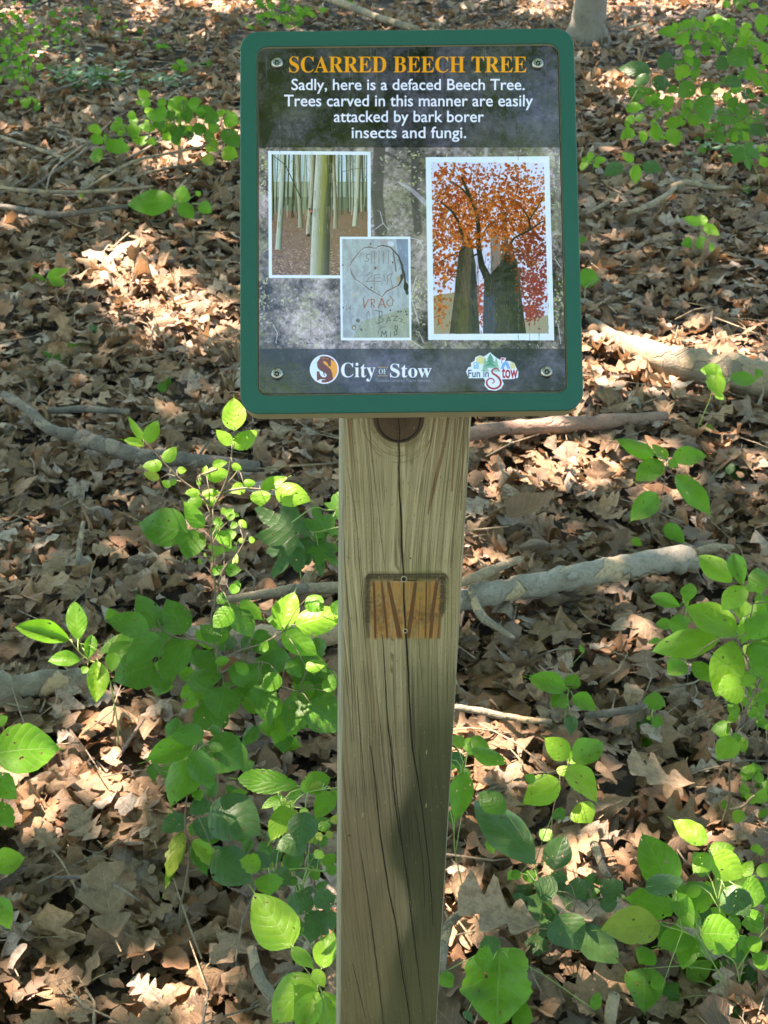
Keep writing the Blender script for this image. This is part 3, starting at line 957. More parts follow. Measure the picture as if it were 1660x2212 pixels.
def paint_panel():
    W = 1180
    H = int(W * (OY1 - OY0) / (OX1 - OX0))
    def to_px(P):
        q = sgn(P)
        return np.stack([(q[:, 0] - OX0) / (OX1 - OX0) * W, (OY1 - q[:, 1]) / (OY1 - OY0) * H], -1)
    a = Art(W, H, to_px)
    a.scale = W / 660.0
    rn = np.random.default_rng(3)
    rg = random.Random(9)
    full = (slice(0, H), slice(0, W))
    # backdrop picture: grey-violet forest litter with pale green leaves
    n1, n2, n3 = fbm(H, W, 160, 160, 6, rn, .68), fbm(H, W, 60, 90, 5, rn, .7), fbm(H, W, 14, 14, 3, rn, .8)
    n1, n2, n3 = [np.clip((q - .5) * g + .5, 0, 1) for q, g in ((n1, 2.6), (n2, 2.2), (n3, 1.8))]
    base = np.array([124, 116, 108], np.float32) / 255
    A = base[None, None] * (0.50 + 0.95 * n1[..., None])
    A += (n2[..., None] - .5) * np.array([.10, .10, .07])
    A += (n3[..., None] - .5) * .30
    yel = sstep(n2, .55, .75)[..., None]
    A = A * (1 - .35 * yel) + np.array([.58, .60, .42]) * .35 * yel
    gr = sstep(fbm(H, W, 200, 200, 3, rn), .5, .68)[..., None]
    A = A * (1 - .3 * gr) + np.array([.40, .40, .31]) * .3 * gr
    a.A = A.astype(np.float32)
    # backdrop trunks, branches, leaves
    for x, w, c in ((818, 34, (82, 76, 74)), (898, 22, (78, 72, 72)), (985, 10, (150, 146, 140)), (1050, 8, (178, 176, 168)), (1080, 12, (120, 112, 108)), (1205, 10, (120, 118, 112))):
        for k in range(3):
            a.line([(x + rg.uniform(-3, 3), 318), (x + rg.uniform(-4, 4), 420), (x + 6, 500)], w * rg.uniform(.5, 1), c, .45)
    a.line([(835, 330), (880, 352), (915, 372), (925, 380)], 7, (88, 80, 80), .8)
    a.line([(860, 392), (890, 410), (922, 440)], [3, 9, 12], (198, 196, 200), .55)
    for k in range(1500):
        x, y = rg.uniform(556, 1226), rg.uniform(318, 752)
        c = rg.choice([(188, 184, 180), (120, 112, 112), (84, 80, 82), (150, 140, 138), (176, 178, 140), (200, 206, 150), (96, 92, 88), (64, 60, 60)])
        a.blob(x, y, rg.uniform(1.5, 5.5), rg.uniform(.7, 2.2), rg.uniform(0, 3.1), c, rg.uniform(.25, .8))
    for k in range(340):
        x = rg.choice([rg.gauss(870, 28), rg.gauss(570, 8), rg.gauss(660, 50), rg.gauss(1210, 10), rg.gauss(900, 14)])
        y = rg.choice([rg.uniform(325, 420), rg.uniform(600, 650), rg.uniform(640, 700)])
        a.blob(x, y, rg.uniform(1.5, 4), rg.uniform(1, 2.4), rg.uniform(0, 3.1), rg.choice([(205, 212, 150), (190, 200, 120), (176, 180, 130), (214, 206, 190)]), .65)
    for P in ([(822, 458), (828, 482), (840, 496)], [(828, 482), (812, 494)], [(886, 513), (906, 518), (915, 535)], [(905, 518), (900, 530)], [(888, 735), (908, 748), (915, 752)], [(905, 716), (916, 740)], [(1200, 560), (1214, 580)], [(1206, 700), (1212, 742)], [(590, 700), (600, 720), (596, 740)], [(898, 602), (888, 640), (906, 700)]):
        a.line(P, 1.8, (206, 206, 196), .75)
    # dark bands, top and bottom, with ghosts of trunks
    for (ya, yb, dark) in ((90, 318, (56, 54, 62)), (753, 860, (58, 57, 66))):
        m = a.rectmask([(540, ya), (1240, ya), (1240, yb), (540, yb)])
        d = np.array(dark, np.float32) / 255
        tint = d[None, None] * (0.45 + 1.0 * n1[..., None]) + (n3[..., None] - .5) * .10 + (n2[..., None] - .5) * .06
        gt = sstep(fbm(H, W, 230, 190, 3, rn), .50, .70)[..., None]
        tint = tint * (1 - .4 * gt) + np.array([.25, .26, .18]) * .4 * gt
        pale = sstep(fbm(H, W, 190, 150, 4, rn), .52, .72)[..., None]
        tint = tint * (1 - .35 * pale) + np.array([.37, .36, .38]) * .35 * pale
        a.blend(full, m * .93, tint.astype(np.float32))
    for k in range(34):
        x = rg.uniform(565, 1205)
        y0 = rg.uniform(98, 140)
        y1 = y0 + rg.uniform(20, 180)
        a.line([(x, y0), (x + rg.uniform(-2, 2), min(y1, 317))], [rg.uniform(1.5, 4), rg.uniform(1, 3)], rg.choice([(124, 122, 124), (108, 108, 104), (96, 92, 96)]), rg.uniform(.15, .38))
    # print 1: beech wood
    def frame(P, inner):
        a.poly(P, (216, 236, 224))
        return a.rectmask(inner)
    K = lambda x, y: (566.7 + x * .2093, 301.7 + y * .2093)
    cl = frame([(579.5, 325.5), (801, 327), (802, 601.5), (581, 600)], [(587, 333), (794, 334.5), (795, 594.5), (588, 593.5)])
    a.clip = cl
    a.poly([(580, 320), (805, 320), (805, 470), (580, 470)], (186, 206, 204))
    a.poly([(580, 392), (805, 392), (805, 472), (580, 472)], (132, 140, 104), .75)
    a.poly([(580, 425), (805, 425), (805, 472), (580, 472)], (92, 96, 72), .65)
    a.poly([(580, 455), (805, 452), (805, 610), (580, 610)], (132, 106, 84))
    for k in range(2600):
        y = 455 + 150 * rg.random() ** .8
        s = .35 + 1.6 * (y - 450) / 150
        a.blob(rg.uniform(582, 800), y, s * rg.uniform(.8, 1.8), s * rg.uniform(.4, .9), rg.uniform(-.5, .5), rg.choice([(170, 142, 112), (140, 108, 80), (104, 80, 62), (196, 172, 146), (80, 62, 50), (150, 118, 88)]), .75)
    for k in range(150):
        x = rg.uniform(586, 798); w = rg.uniform(.8, 3.2); dx = rg.uniform(-5, 5)
        c = rg.choice([(176, 180, 142), (148, 150, 112), (110, 112, 84), (74, 74, 60), (46, 46, 38), (40, 40, 34), (90, 84, 60), (196, 196, 166)])
        a.line([(x + dx, 330), (x + dx * .4, 400), (x, rg.uniform(440, 474))], [w * .7, w * .8, w], c, .85)
    for k in range(60):
        x, y = rg.uniform(586, 798), rg.uniform(330, 420)
        a.line([(x, y), (x + rg.uniform(-22, 22), y - rg.uniform(8, 34))], rg.uniform(.4, 1.1), (84, 84, 66), .6)
    def trunk(pl, pr, c, cd, hl):
        L, Rr = [K(*p) for p in pl], [K(*p) for p in pr]
        a.poly(L + Rr[::-1], c)
        nn = 26
        Li = np.array(L); Ri = np.array(Rr)
        tt = np.linspace(0, 1, 8)
        li = np.stack([np.interp(tt, np.linspace(0, 1, len(L)), Li[:, i]) for i in (0, 1)], -1)
        ri = np.stack([np.interp(tt, np.linspace(0, 1, len(Rr)), Ri[:, i]) for i in (0, 1)], -1)
        wd = np.abs(ri[:, 0] - li[:, 0]).mean()
        for k in range(nn):
            f = (k + .5) / nn
            P = li * (1 - f) + ri * f
            cc = np.array(hl) * max(0, 1 - f * 1.8) + np.array(c) * min(1, f * 1.8) if f < .55 else np.array(c) * (1 - (f - .55) / .45) + np.array(cd) * (f - .55) / .45
            a.line(P, wd / nn * 1.6, cc, .8)
        for k in range(int(wd * 2.2)):
            f = rg.random(); i = rg.randint(0, 6)
            p = li[i] * (1 - f) + ri[i] * f
            a.line([p, p + np.array([rg.uniform(-.6, .6), rg.uniform(6, 26)])], rg.uniform(.5, 1.6), rg.choice([(120, 118, 70), (196, 200, 176), (88, 84, 60)]), .35)
    trunk([(345, 150), (365, 560), (372, 905)], [(385, 150), (400, 560), (425, 905)], (142, 138, 110), (58, 52, 38), (190, 188, 164))
    trunk([(705, 150), (740, 560), (733, 915)], [(750, 150), (770, 560), (785, 915)], (146, 138, 104), (66, 58, 40), (192, 188, 160))
    trunk([(968, 150), (960, 560), (930, 890)], [(1025, 150), (1005, 560), (985, 890)], (168, 172, 138), (60, 58, 44), (206, 208, 184))
    trunk([(192, 150), (180, 500), (160, 800), (135, 1130)], [(250, 150), (235, 500), (215, 800), (200, 1130)], (158, 166, 140), (62, 62, 48), (198, 204, 186))
    trunk([(490, 150), (490, 500), (468, 760), (450, 975)], [(553, 150), (538, 500), (515, 760), (502, 985)], (156, 150, 120), (50, 44, 34), (200, 198, 174))
    a.poly([K(478, 705), K(520, 715), K(525, 765), K(500, 770)], (66, 44, 34)); a.blob(*K(500, 735), 3, 4, 0, (176, 120, 96))
    a.blob(*K(480, 985), 4, 3.4, 0, (62, 46, 34))
    trunk([(560, 150), (545, 350), (530, 600), (510, 1000), (495, 1400)], [(728, 150), (722, 300), (710, 600), (700, 900), (690, 1420)], (128, 126, 82), (40, 38, 28), (206, 212, 196))
    a.line([K(640, 160), K(650, 400), K(620, 700), K(610, 1000), K(590, 1390)], [9, 10, 7, 6, 5], (150, 152, 72), .45)
    a.line([K(100, 150), K(240, 260), K(400, 600)], [1, 1.6, 2], (58, 58, 48)); a.line([K(820, 330), K(950, 300), K(1080, 290)], 1, (90, 88, 70))
    a.line([K(235, 160), K(235, 420), K(225, 680)], [3, 3, 2], (46, 46, 38), .8)
    a.clip = None
    # print 3: copper coloured crowns seen from below
    K = lambda x, y: (905 + x * .1942, 320 + y * .1942)
    cl = frame([(920, 339), (1187, 337), (1198, 735), (925.5, 734)], [(932.5, 350.5), (1175.5, 350.5), (1185.5, 720), (938, 721)])
    a.clip = cl
    a.poly([(915, 335), (1200, 335), (1200, 740), (915, 740)], (206, 212, 222))
    a.poly([K(100, 1650), K(420, 1600), K(420, 2100), K(100, 2100)], (142, 128, 84), .8)
    a.poly([K(1150, 1900), K(1480, 1850), K(1480, 2120), K(1150, 2120)], (150, 140, 104), .85)
    a.poly([K(800, 800), K(880, 800), K(960, 1600), K(800, 1600)], (136, 124, 110))
    a.poly([K(920, 600), K(975, 600), K(1010, 1300), K(930, 1300)], (104, 96, 80))
    def leafcloud(n, cx, cy, sx, sy, cols, al=.9, size=1.0):
        for k in range(n):
            x, y = K(rg.gauss(cx, sx), rg.gauss(cy, sy))
            s = rg.uniform(1.5, 4.6) * size
            a.blob(x, y, s, s * rg.uniform(.4, .8), rg.uniform(0, 3.14), rg.choice(cols), al)
    red = [(150, 58, 36), (166, 70, 38), (128, 48, 34), (176, 84, 40), (150, 72, 36)]
    org = [(186, 104, 44), (166, 86, 36), (200, 122, 62), (152, 78, 32), (130, 66, 30)]
    leafcloud(620, 330, 480, 170, 200, red + org)
    leafcloud(620, 1150, 560, 190, 190, red + org)
    leafcloud(520, 760, 560, 280, 130, org + red)
    leafcloud(430, 560, 820, 170, 110, org)
    leafcloud(430, 1120, 830, 170, 120, org)
    leafcloud(420, 300, 950, 140, 150, org + red)
    leafcloud(260, 260, 1330, 110, 110, red + org)
    leafcloud(560, 1270, 1180, 120, 180, [(110, 52, 42), (136, 62, 40), (150, 84, 48), (120, 40, 44)])
    leafcloud(300, 1290, 1560, 90, 110, [(150, 52, 56), (120, 44, 46), (136, 40, 44)])
    leafcloud(130, 1270, 1820, 60, 60, [(150, 60, 58), (130, 50, 50)])
    leafcloud(120, 680, 1750, 30, 170, [(150, 60, 50), (176, 90, 70)])
    leafcloud(60, 640, 220, 160, 60, red); leafcloud(60, 1050, 240, 130, 60, red)
    leafcloud(90, 250, 1780, 60, 120, org, .7)
    leafcloud(420, 700, 560, 450, 330, [(214, 220, 232), (226, 226, 234)], .8, .62)
    def tr(P, w, c=(52, 46, 42), al=1.0):
        a.line([K(*p) for p in P], [v * .1942 for v in w], c, al)
    a.poly([K(500, 1000), K(585, 1000), K(635, 1300), K(640, 1700), K(682, 2075), K(342, 2075), K(400, 1600), K(440, 1200)], (72, 66, 54))
    a.poly([K(520, 1050), K(600, 1100), K(560, 1700), K(540, 2080), K(430, 2080), K(470, 1500)], (104, 92, 72), .7)
    a.poly([K(430, 1650), K(520, 1650), K(560, 2075), K(400, 2075)], (90, 90, 44), .55)
    a.poly([K(590, 1250), K(640, 1400), K(680, 2080), K(590, 2080)], (48, 50, 56), .8)
    a.poly([K(800, 1400), K(980, 1200), K(1090, 1230), K(1150, 1700), K(1198, 2075), K(715, 2075), K(722, 1600)], (48, 44, 44))
    a.poly([K(955, 1170), K(1010, 1150), K(1070, 1200), K(1110, 1600), K(1195, 2075), K(1020, 2075), K(960, 1600)], (28, 28, 30), .85)
    a.poly([K(722, 1590), K(830, 1570), K(850, 1800), K(840, 2075), K(715, 2075)], (66, 72, 98), .8)
    tr([(480, 330), (560, 520), (650, 720), (665, 900), (665, 1100), (700, 1300), (770, 1450), (780, 1600)], [24, 34, 44, 46, 50, 70, 90, 100])
    tr([(250, 600), (380, 710), (450, 830), (500, 1010)], [14, 26, 30, 40]); tr([(380, 370), (480, 450), (560, 540)], [10, 18, 20])
    tr([(150, 1320), (330, 1210), (460, 1150), (540, 1085), (660, 1110)], [4, 8, 14, 16, 16]); tr([(590, 1210), (640, 1180), (665, 1180)], [14, 20, 22])
    tr([(690, 1060), (720, 940), (780, 850), (850, 810)], [14, 14, 12, 7]); tr([(780, 850), (770, 820)], [8, 4])
    tr([(840, 1500), (920, 1260), (1060, 1000), (1240, 905), (1400, 800)], [14, 18, 22, 24, 8]); tr([(1240, 905), (1230, 790), (1160, 680), (1085, 590)], [24, 20, 12, 6])
    tr([(1230, 800), (1300, 690), (1390, 530)], [18, 14, 8]); tr([(280, 1520), (430, 1350)], [4, 8])
    for k in range(26):
        x, y = rg.uniform(200, 1300), rg.uniform(170, 700)
        tr([(x, y), (x + rg.uniform(-90, 90), y + rg.uniform(80, 220))], [3, 8], (88, 60, 56), .55)
    for k in range(900):                                   # bark streaks, then leaves hanging in front
        x, y = rg.uniform(360, 1190), rg.uniform(1150, 2070)
        if 400 < x < 670 or 730 < x < 1170:
            s0 = rg.uniform(30, 160)
            tr([(x, y), (x + rg.uniform(-6, 6), y + s0)], [rg.uniform(3, 9)] * 2, rg.choice([(120, 106, 84), (30, 28, 28), (84, 78, 66), (60, 60, 40), (40, 42, 50)]), .28)
    leafcloud(120, 540, 1010, 90, 60, org); leafcloud(90, 1030, 1120, 60, 60, [(110, 60, 40), (134, 74, 42)]); leafcloud(110, 900, 980, 90, 120, org); leafcloud(60, 1120, 1500, 26, 160, [(110, 50, 42), (96, 44, 40)])
    leafcloud(170, 640, 700, 120, 150, org); leafcloud(260, 760, 620, 420, 260, [(98, 44, 32), (116, 58, 32), (84, 40, 34)], .7, .8)
    for x in (855, 985, 1118):
        for k in range(16):
            a.blob(*K(x + rg.uniform(-14, 14), rg.uniform(1650, 2070)), .9, 2.6, 0, (120, 122, 124), .35)
    a.clip = None
    # print 2: heart carved in bark
    K = lambda x, y: (713 + x * .1211, 493.6 + y * .1211)
    cl = frame([(734.5, 511), (887, 510.5), (889.5, 735), (736.5, 735)], [(739.5, 516), (882, 516), (885, 729), (741, 729.5)])
    nb = fbm(H, W, 26, 12, 4, rn)
    a.clip = cl
    a.poly([(730, 505), (892, 505), (892, 740), (730, 740)], (164, 174, 168))
    a.poly([K(1180, 180), K(1420, 180), K(1420, 1000), K(1250, 700)], (118, 134, 150), .8)
    a.poly([K(560, 1650), K(1420, 1400), K(1420, 1950), K(400, 1950)], (142, 148, 112), .6)
    a.blend(full, np.clip((nb - .45) * 2.0, 0, 1) * .45, (112, 110, 104))
    a.blend(full, np.clip((.42 - nb) * 2.0, 0, 1) * .35, (204, 216, 210))
    for k in range(220):
        x, y = rg.uniform(230, 1400), rg.uniform(190, 1940)
        a.blob(*K(x, y), rg.uniform(.4, 1.1), rg.uniform(.8, 2.8), rg.uniform(-.3, .3), rg.choice([(116, 110, 100), (204, 212, 206), (98, 96, 96)]), .4)
    ht = [(350, 680), (390, 600), (420, 550), (550, 390), (620, 340), (700, 330), (830, 355), (860, 320), (940, 300), (1080, 330), (1220, 480), (1290, 650), (1310, 850), (1230, 1010), (1010, 1120), (930, 1220), (820, 1150), (700, 1080), (560, 970), (450, 900), (390, 800), (370, 700)]
    lk = lambda P, w, c, al=.85: a.line([K(*p) for p in P], w, c, al)
    lk([(p[0] + 4, p[1] + 12) for p in ht], 2.6, (206, 210, 200), .5)
    lk(ht, [1.2 + 2.0 * ((i * 7) % 3) / 2 for i in range(len(ht))], (112, 92, 84))
    lk(ht[8:14], [2.2, 2.8, 3.4, 4.2, 5, 3], (70, 62, 62))
    lk([(1130, 420), (1160, 600), (1180, 760)], 2.4, (90, 82, 78)); lk([(1250, 560), (1330, 800), (1350, 1000), (1380, 1150)], [2, 3, 5, 7], (52, 48, 50))
    for x in (745, 800, 880, 960, 1050):
        lk([(x, 400), (x - 6, 520), (x, 620)], 1.6, (124, 110, 104), .8)
    g = (118, 108, 102)
    lk([(720, 450), (660, 460), (650, 520), (700, 540), (680, 580), (620, 580)], 1.5, g)
    lk([(640, 830), (760, 800)], 1.5, g); lk([(760, 830), (640, 950), (770, 930)], 1.5, g); lk([(690, 790), (750, 770)], 1.4, g)
    lk([(900, 815), (795, 825), (790, 940), (910, 940)], 1.5, g); lk([(800, 880), (900, 875)], 1.5, g); lk([(795, 960), (795, 1080)], 1.4, g)
    lk([(960, 810), (990, 940)], 1.4, g); lk([(1020, 1000), (1030, 840), (1120, 790), (1080, 880), (1120, 1040)], 1.5, g)
    a.blob(*K(810, 700), 2.6, 3.4, 0, (130, 98, 90)); a.blob(*K(810, 700), 1.2, 1.6, 0, (90, 84, 84))
    br = (150, 84, 56)
    lk([(600, 1240), (615, 1410)], 2.2, br); lk([(615, 1410), (690, 1260)], 1.8, br)
    lk([(740, 1250), (740, 1400)], 1.9, br); lk([(720, 1270), (790, 1260), (800, 1310), (745, 1330), (800, 1400)], 1.7, br)
    lk([(865, 1415), (930, 1240), (990, 1410)], 2.4, br); lk([(885, 1350), (970, 1350)], 1.6, br)
    lk([(1060, 1260), (1010, 1320), (1050, 1380), (1110, 1370), (1120, 1290)], 1.5, (120, 90, 76)); lk([(1070, 1200), (1140, 1290)], 1.4, br)
    dk = (84, 78, 72)
    lk([(880, 1470), (880, 1690)], 1.7, dk); lk([(800, 1460), (930, 1475), (930, 1560), (885, 1580), (955, 1620), (940, 1660), (840, 1695)], 1.5, dk)
    lk([(1000, 1700), (1050, 1570), (1080, 1640)], 1.4, dk); lk([(1020, 1640), (1090, 1640)], 1.2, dk); lk([(1095, 1560), (1210, 1560), (1130, 1640), (1200, 1640)], 1.5, dk)
    lk([(1230, 1600), (1300, 1620), (1250, 1660), (1330, 1680)], 1.6, (110, 104, 88))
    lk([(920, 1930), (930, 1830), (965, 1890), (1000, 1830), (1010, 1930)], 1.7, (60, 58, 56)); lk([(1085, 1850), (1085, 1930)], 1.5, dk)
    lk([(1210, 1740), (1165, 1730), (1160, 1780), (1195, 1830), (1195, 1890), (1150, 1900), (1150, 1850), (1200, 1800), (1210, 1740)], 1.7, (78, 80, 62))
    lk([(855, 1880), (870, 1800), (930, 1755), (1010, 1750)], 1.1, dk)
    lk([(290, 1380), (300, 1460), (340, 1400), (370, 1450), (370, 1370)], 1.2, g); lk([(640, 1550), (690, 1470), (710, 1550)], 1.4, (130, 100, 92))
    a.blob(*K(500, 1640), 4.5, 4, 0, (98, 94, 74), .9); a.blob(*K(430, 1760), 5, 6, .6, (116, 112, 84), .8); a.blob(*K(430, 1770), 2.4, 2.6, 0, (184, 184, 150)); a.blob(*K(560, 1800), 2.8, 2.4, .8, (96, 92, 80))
    a.blob(*K(440, 1180), 2.4, 4.4, 0, (190, 182, 134), .9); a.blob(*K(1360, 1040), 5, 9, 0, (36, 34, 36)); a.blob(*K(1225, 900), 3.4, 7, 0, (170, 148, 110)); a.blob(*K(1275, 860), 2.2, 6, 0, (50, 46, 46))
    a.blob(*K(1085, 270), 7, 6, .3, (206, 214, 214), .7); a.blob(*K(960, 230), 8, 6, 0, (160, 150, 142), .7)
    for p in ((1080, 1455), (1220, 1480), (1270, 1480), (1355, 1480), (1370, 1530), (230, 650), (235, 1410), (740, 1050), (730, 270), (1120, 600)):
        a.blob(*K(*p), 1.5, 1.9, 0, (56, 54, 56))
    a.clip = None
    # lettering
    a.text(MB("SCARRED BEECH TREE"), 625, 1138, 121, 156.5, (255, 158, 44))
    wt = (224, 238, 232)
    for s, x0, x1, y0, y1 in (("Sadly, here is a defaced Beech Tree.", 630, 1134, 169.5, 202), ("Trees carved in this manner are easily", 614, 1152, 204, 237.5), ("attacked by bark borer", 721.5, 1046, 238.5, 271.5), ("insects and fungi.", 760, 1007.5, 273, 306)):
        a.text(s, x0, x1, y0, y1, wt, bold=0.012)
    # round letter emblem
    circ = lambda cx, cy, r, n=60, t0=0, t1=2 * math.pi: [(cx + r * math.cos(t0 + (t1 - t0) * i / n), cy + r * math.sin(t0 + (t1 - t0) * i / n)) for i in range(n + 1)]
    a.poly(circ(701, 797.5, 31.5), wt)
    a.poly(circ(701, 797.5, 28.5), (112, 62, 48))
    a.clip = a.rectmask(circ(701, 797.5, 28.5)) * (1 - 0)
    Q = lambda x, y: (639.8 + x * .3524, 749.5 + y * .3524)
    a.poly([Q(80, 60), Q(150, 62), Q(128, 95), Q(140, 125), Q(165, 150), Q(172, 178), Q(155, 215), Q(80, 215)], (206, 226, 222))
    a.poly([Q(128, 172), Q(140, 200), Q(175, 202), Q(200, 185), Q(196, 160), Q(172, 145), Q(176, 175), Q(160, 186)], (206, 226, 222))
    a.poly([Q(160, 66), Q(205, 72), Q(262, 100), Q(262, 180), Q(228, 205), Q(222, 160), Q(200, 125), Q(168, 98)], (226, 160, 54))
    a.clip = None
    a.text(MB("S"), 685, 717, 774, 821, (112, 62, 48), bold=0.03)
    a.text(MB("City"), 737, 811.5, 783, 824, wt)
    a.text(MB("OF"), 818.5, 836, 796, 808.5, (196, 206, 198))
    a.line([(817, 793), (838, 793)], 1.4, (190, 160, 90)); a.line([(817, 811.5), (838, 811.5)], 1.4, (190, 160, 90))
    a.text(MB("Stow"), 843, 933, 785, 815.5, wt)
    a.text("Tradition Centered. Future Focused.", 811, 930, 818, 824.5, (160, 166, 178), alpha=.8)
    # fun badge: white sticker outline, trees, sun, house, tent
    F = Q
    out = [(1042, 150), (1055, 125), (1075, 118), (1072, 98), (1095, 82), (1100, 62), (1128, 50), (1152, 58), (1190, 32), (1225, 62), (1252, 78), (1258, 62), (1290, 66), (1282, 86), (1310, 84), (1340, 98), (1352, 128), (1365, 150), (1362, 188), (1330, 196), (1262, 198), (1275, 225), (1258, 255), (1225, 268), (1180, 262), (1155, 235), (1160, 205), (1150, 190), (1060, 192)]
    a.poly([F(*p) for p in out], (214, 230, 226))
    a.poly([F(1132 + 26 * math.cos(t) * (1 + .12 * (i % 2)), 80 + 24 * math.sin(t) * (1 + .12 * (i % 2))) for i, t in enumerate(np.linspace(0, 6.283, 33))], (206, 206, 138))
    a.poly([F(*p) for p in ((1088, 92), (1122, 92), (1122, 134), (1088, 134))], (150, 190, 200)); a.poly([F(*p) for p in ((1094, 98), (1104, 98), (1104, 108), (1094, 108))], (214, 230, 226))
    for cx, w, y0, col in ((1160, 26, 62, (142, 182, 150)), (1228, 26, 62, (142, 182, 150)), (1192, 44, 38, (84, 150, 116))):
        for k in range(3):
            yy = y0 + k * 24
            a.poly([F(cx, yy), F(cx + w * (.5 + .25 * k), yy + 40), F(cx - w * (.5 + .25 * k), yy + 40)], col)
            a.line([F(cx - w * (.4 + .25 * k), yy + 38), F(cx, yy + 30), F(cx + w * (.4 + .25 * k), yy + 38)], .9, (196, 224, 204))
    a.poly([F(*p) for p in ((1254, 134), (1268, 96), (1285, 86), (1302, 96), (1316, 134))], (124, 166, 204)); a.poly([F(*p) for p in ((1272, 134), (1285, 108), (1298, 134))], (206, 224, 232))
    a.line([F(1262, 98), F(1262, 64)], 1.1, (150, 60, 76)); a.poly([F(1262, 66), F(1284, 72), F(1262, 82)], (170, 66, 84))
    a.poly([F(*p) for p in ((1312, 96), (1332, 92), (1344, 110), (1344, 134), (1316, 134))], (204, 196, 140))
    a.text("Fun in", 1012, 1056.5, 798.5, 814.5, (52, 74, 96), bold=.01)
    rd = (158, 36, 62)
    sw = [(1246, 148), (1240, 134), (1218, 131), (1202, 144), (1206, 160), (1228, 174), (1246, 192), (1256, 216), (1248, 240), (1222, 254), (1192, 250), (1172, 230), (1172, 206), (1190, 192), (1210, 198), (1216, 214), (1204, 222)]
    sp = [tuple(p) for p in np.array(smooth_path([Vector((p[0], p[1], 0)) for p in sw], 60))[:, :2]]
    wds = np.concatenate([np.linspace(1.5, 4.2, 20), np.linspace(4.2, 3.6, 20), np.linspace(3.6, 1.6, 20)])
    a.line([F(*p) for p in sp], wds, rd)
    a.text("tow", 1084.5, 1119, 794, 817, rd, bold=.02)
    # weathering: drip lines and specks over everything
    for k in range(52):
        x = rg.choice([rg.uniform(565, 1205), 590, 605, 640, 672, 700, 733, 1120, 1145, 1165, 1185])
        y0 = rg.choice([rg.uniform(590, 700), rg.uniform(590, 700), rg.uniform(110, 280)])
        y = y0
        while y < min(y0 + rg.uniform(40, 200), 845):
            h = rg.uniform(2, 9)
            a.line([(x + rg.uniform(-.7, .7), y), (x + rg.uniform(-.7, .7), y + h)], rg.uniform(.6, 1.5), rg.choice([(52, 50, 50), (70, 68, 66), (140, 138, 134)]), rg.uniform(.2, .55))
            y += h + rg.uniform(2, 12)
    dirt = fbm(H, W, 40, 40, 5, rn)
    a.blend(full, np.clip((dirt - .52) * 1.2, 0, .10), (150, 146, 132))
    e = np.minimum(np.minimum(np.arange(W), np.arange(W)[::-1])[None, :], np.minimum(np.arange(H), np.arange(H)[::-1])[:, None])
    a.blend(full, (np.clip(1 - e / 7.0, 0, 1) * .6).astype(np.float32), (60, 62, 58))  # sheet darkens in a thin band along its edges
    a.A = np.clip((np.clip(a.A, 0, 1) - .5) * 1.16 + .49, 0.01, .93) * np.array([1.02, .96, 1.07], np.float32)
    return a.image('interpretive_print')

def rrect(x0, x1, y0, y1, r, n=8):
    P = []
    for cx, cy, t0 in ((x1 - r, y1 - r, 0), (x0 + r, y1 - r, 90), (x0 + r, y0 + r, 180), (x1 - r, y0 + r, 270)):
        for k in range(n + 1):
            t = R(t0 + 90 * k / n)
            P.append((cx + r * math.cos(t), cy + r * math.sin(t)))
    return P

def loft(rings, close_first=False, close_last=False):
    n = len(rings[0][0])
    V, F = [], []
    for pts, z in rings:
        V += [(p[0], p[1], z) for p in pts]
    for i in range(len(rings) - 1):
        for k in range(n):
            k2 = (k + 1) % n
            F.append((i * n + k, i * n + k2, (i + 1) * n + k2, (i + 1) * n + k))
    if close_first:
        F.append(tuple(reversed(range(n))))
    if close_last:
        F.append(tuple((len(rings) - 1) * n + k for k in range(n)))
    return V, F

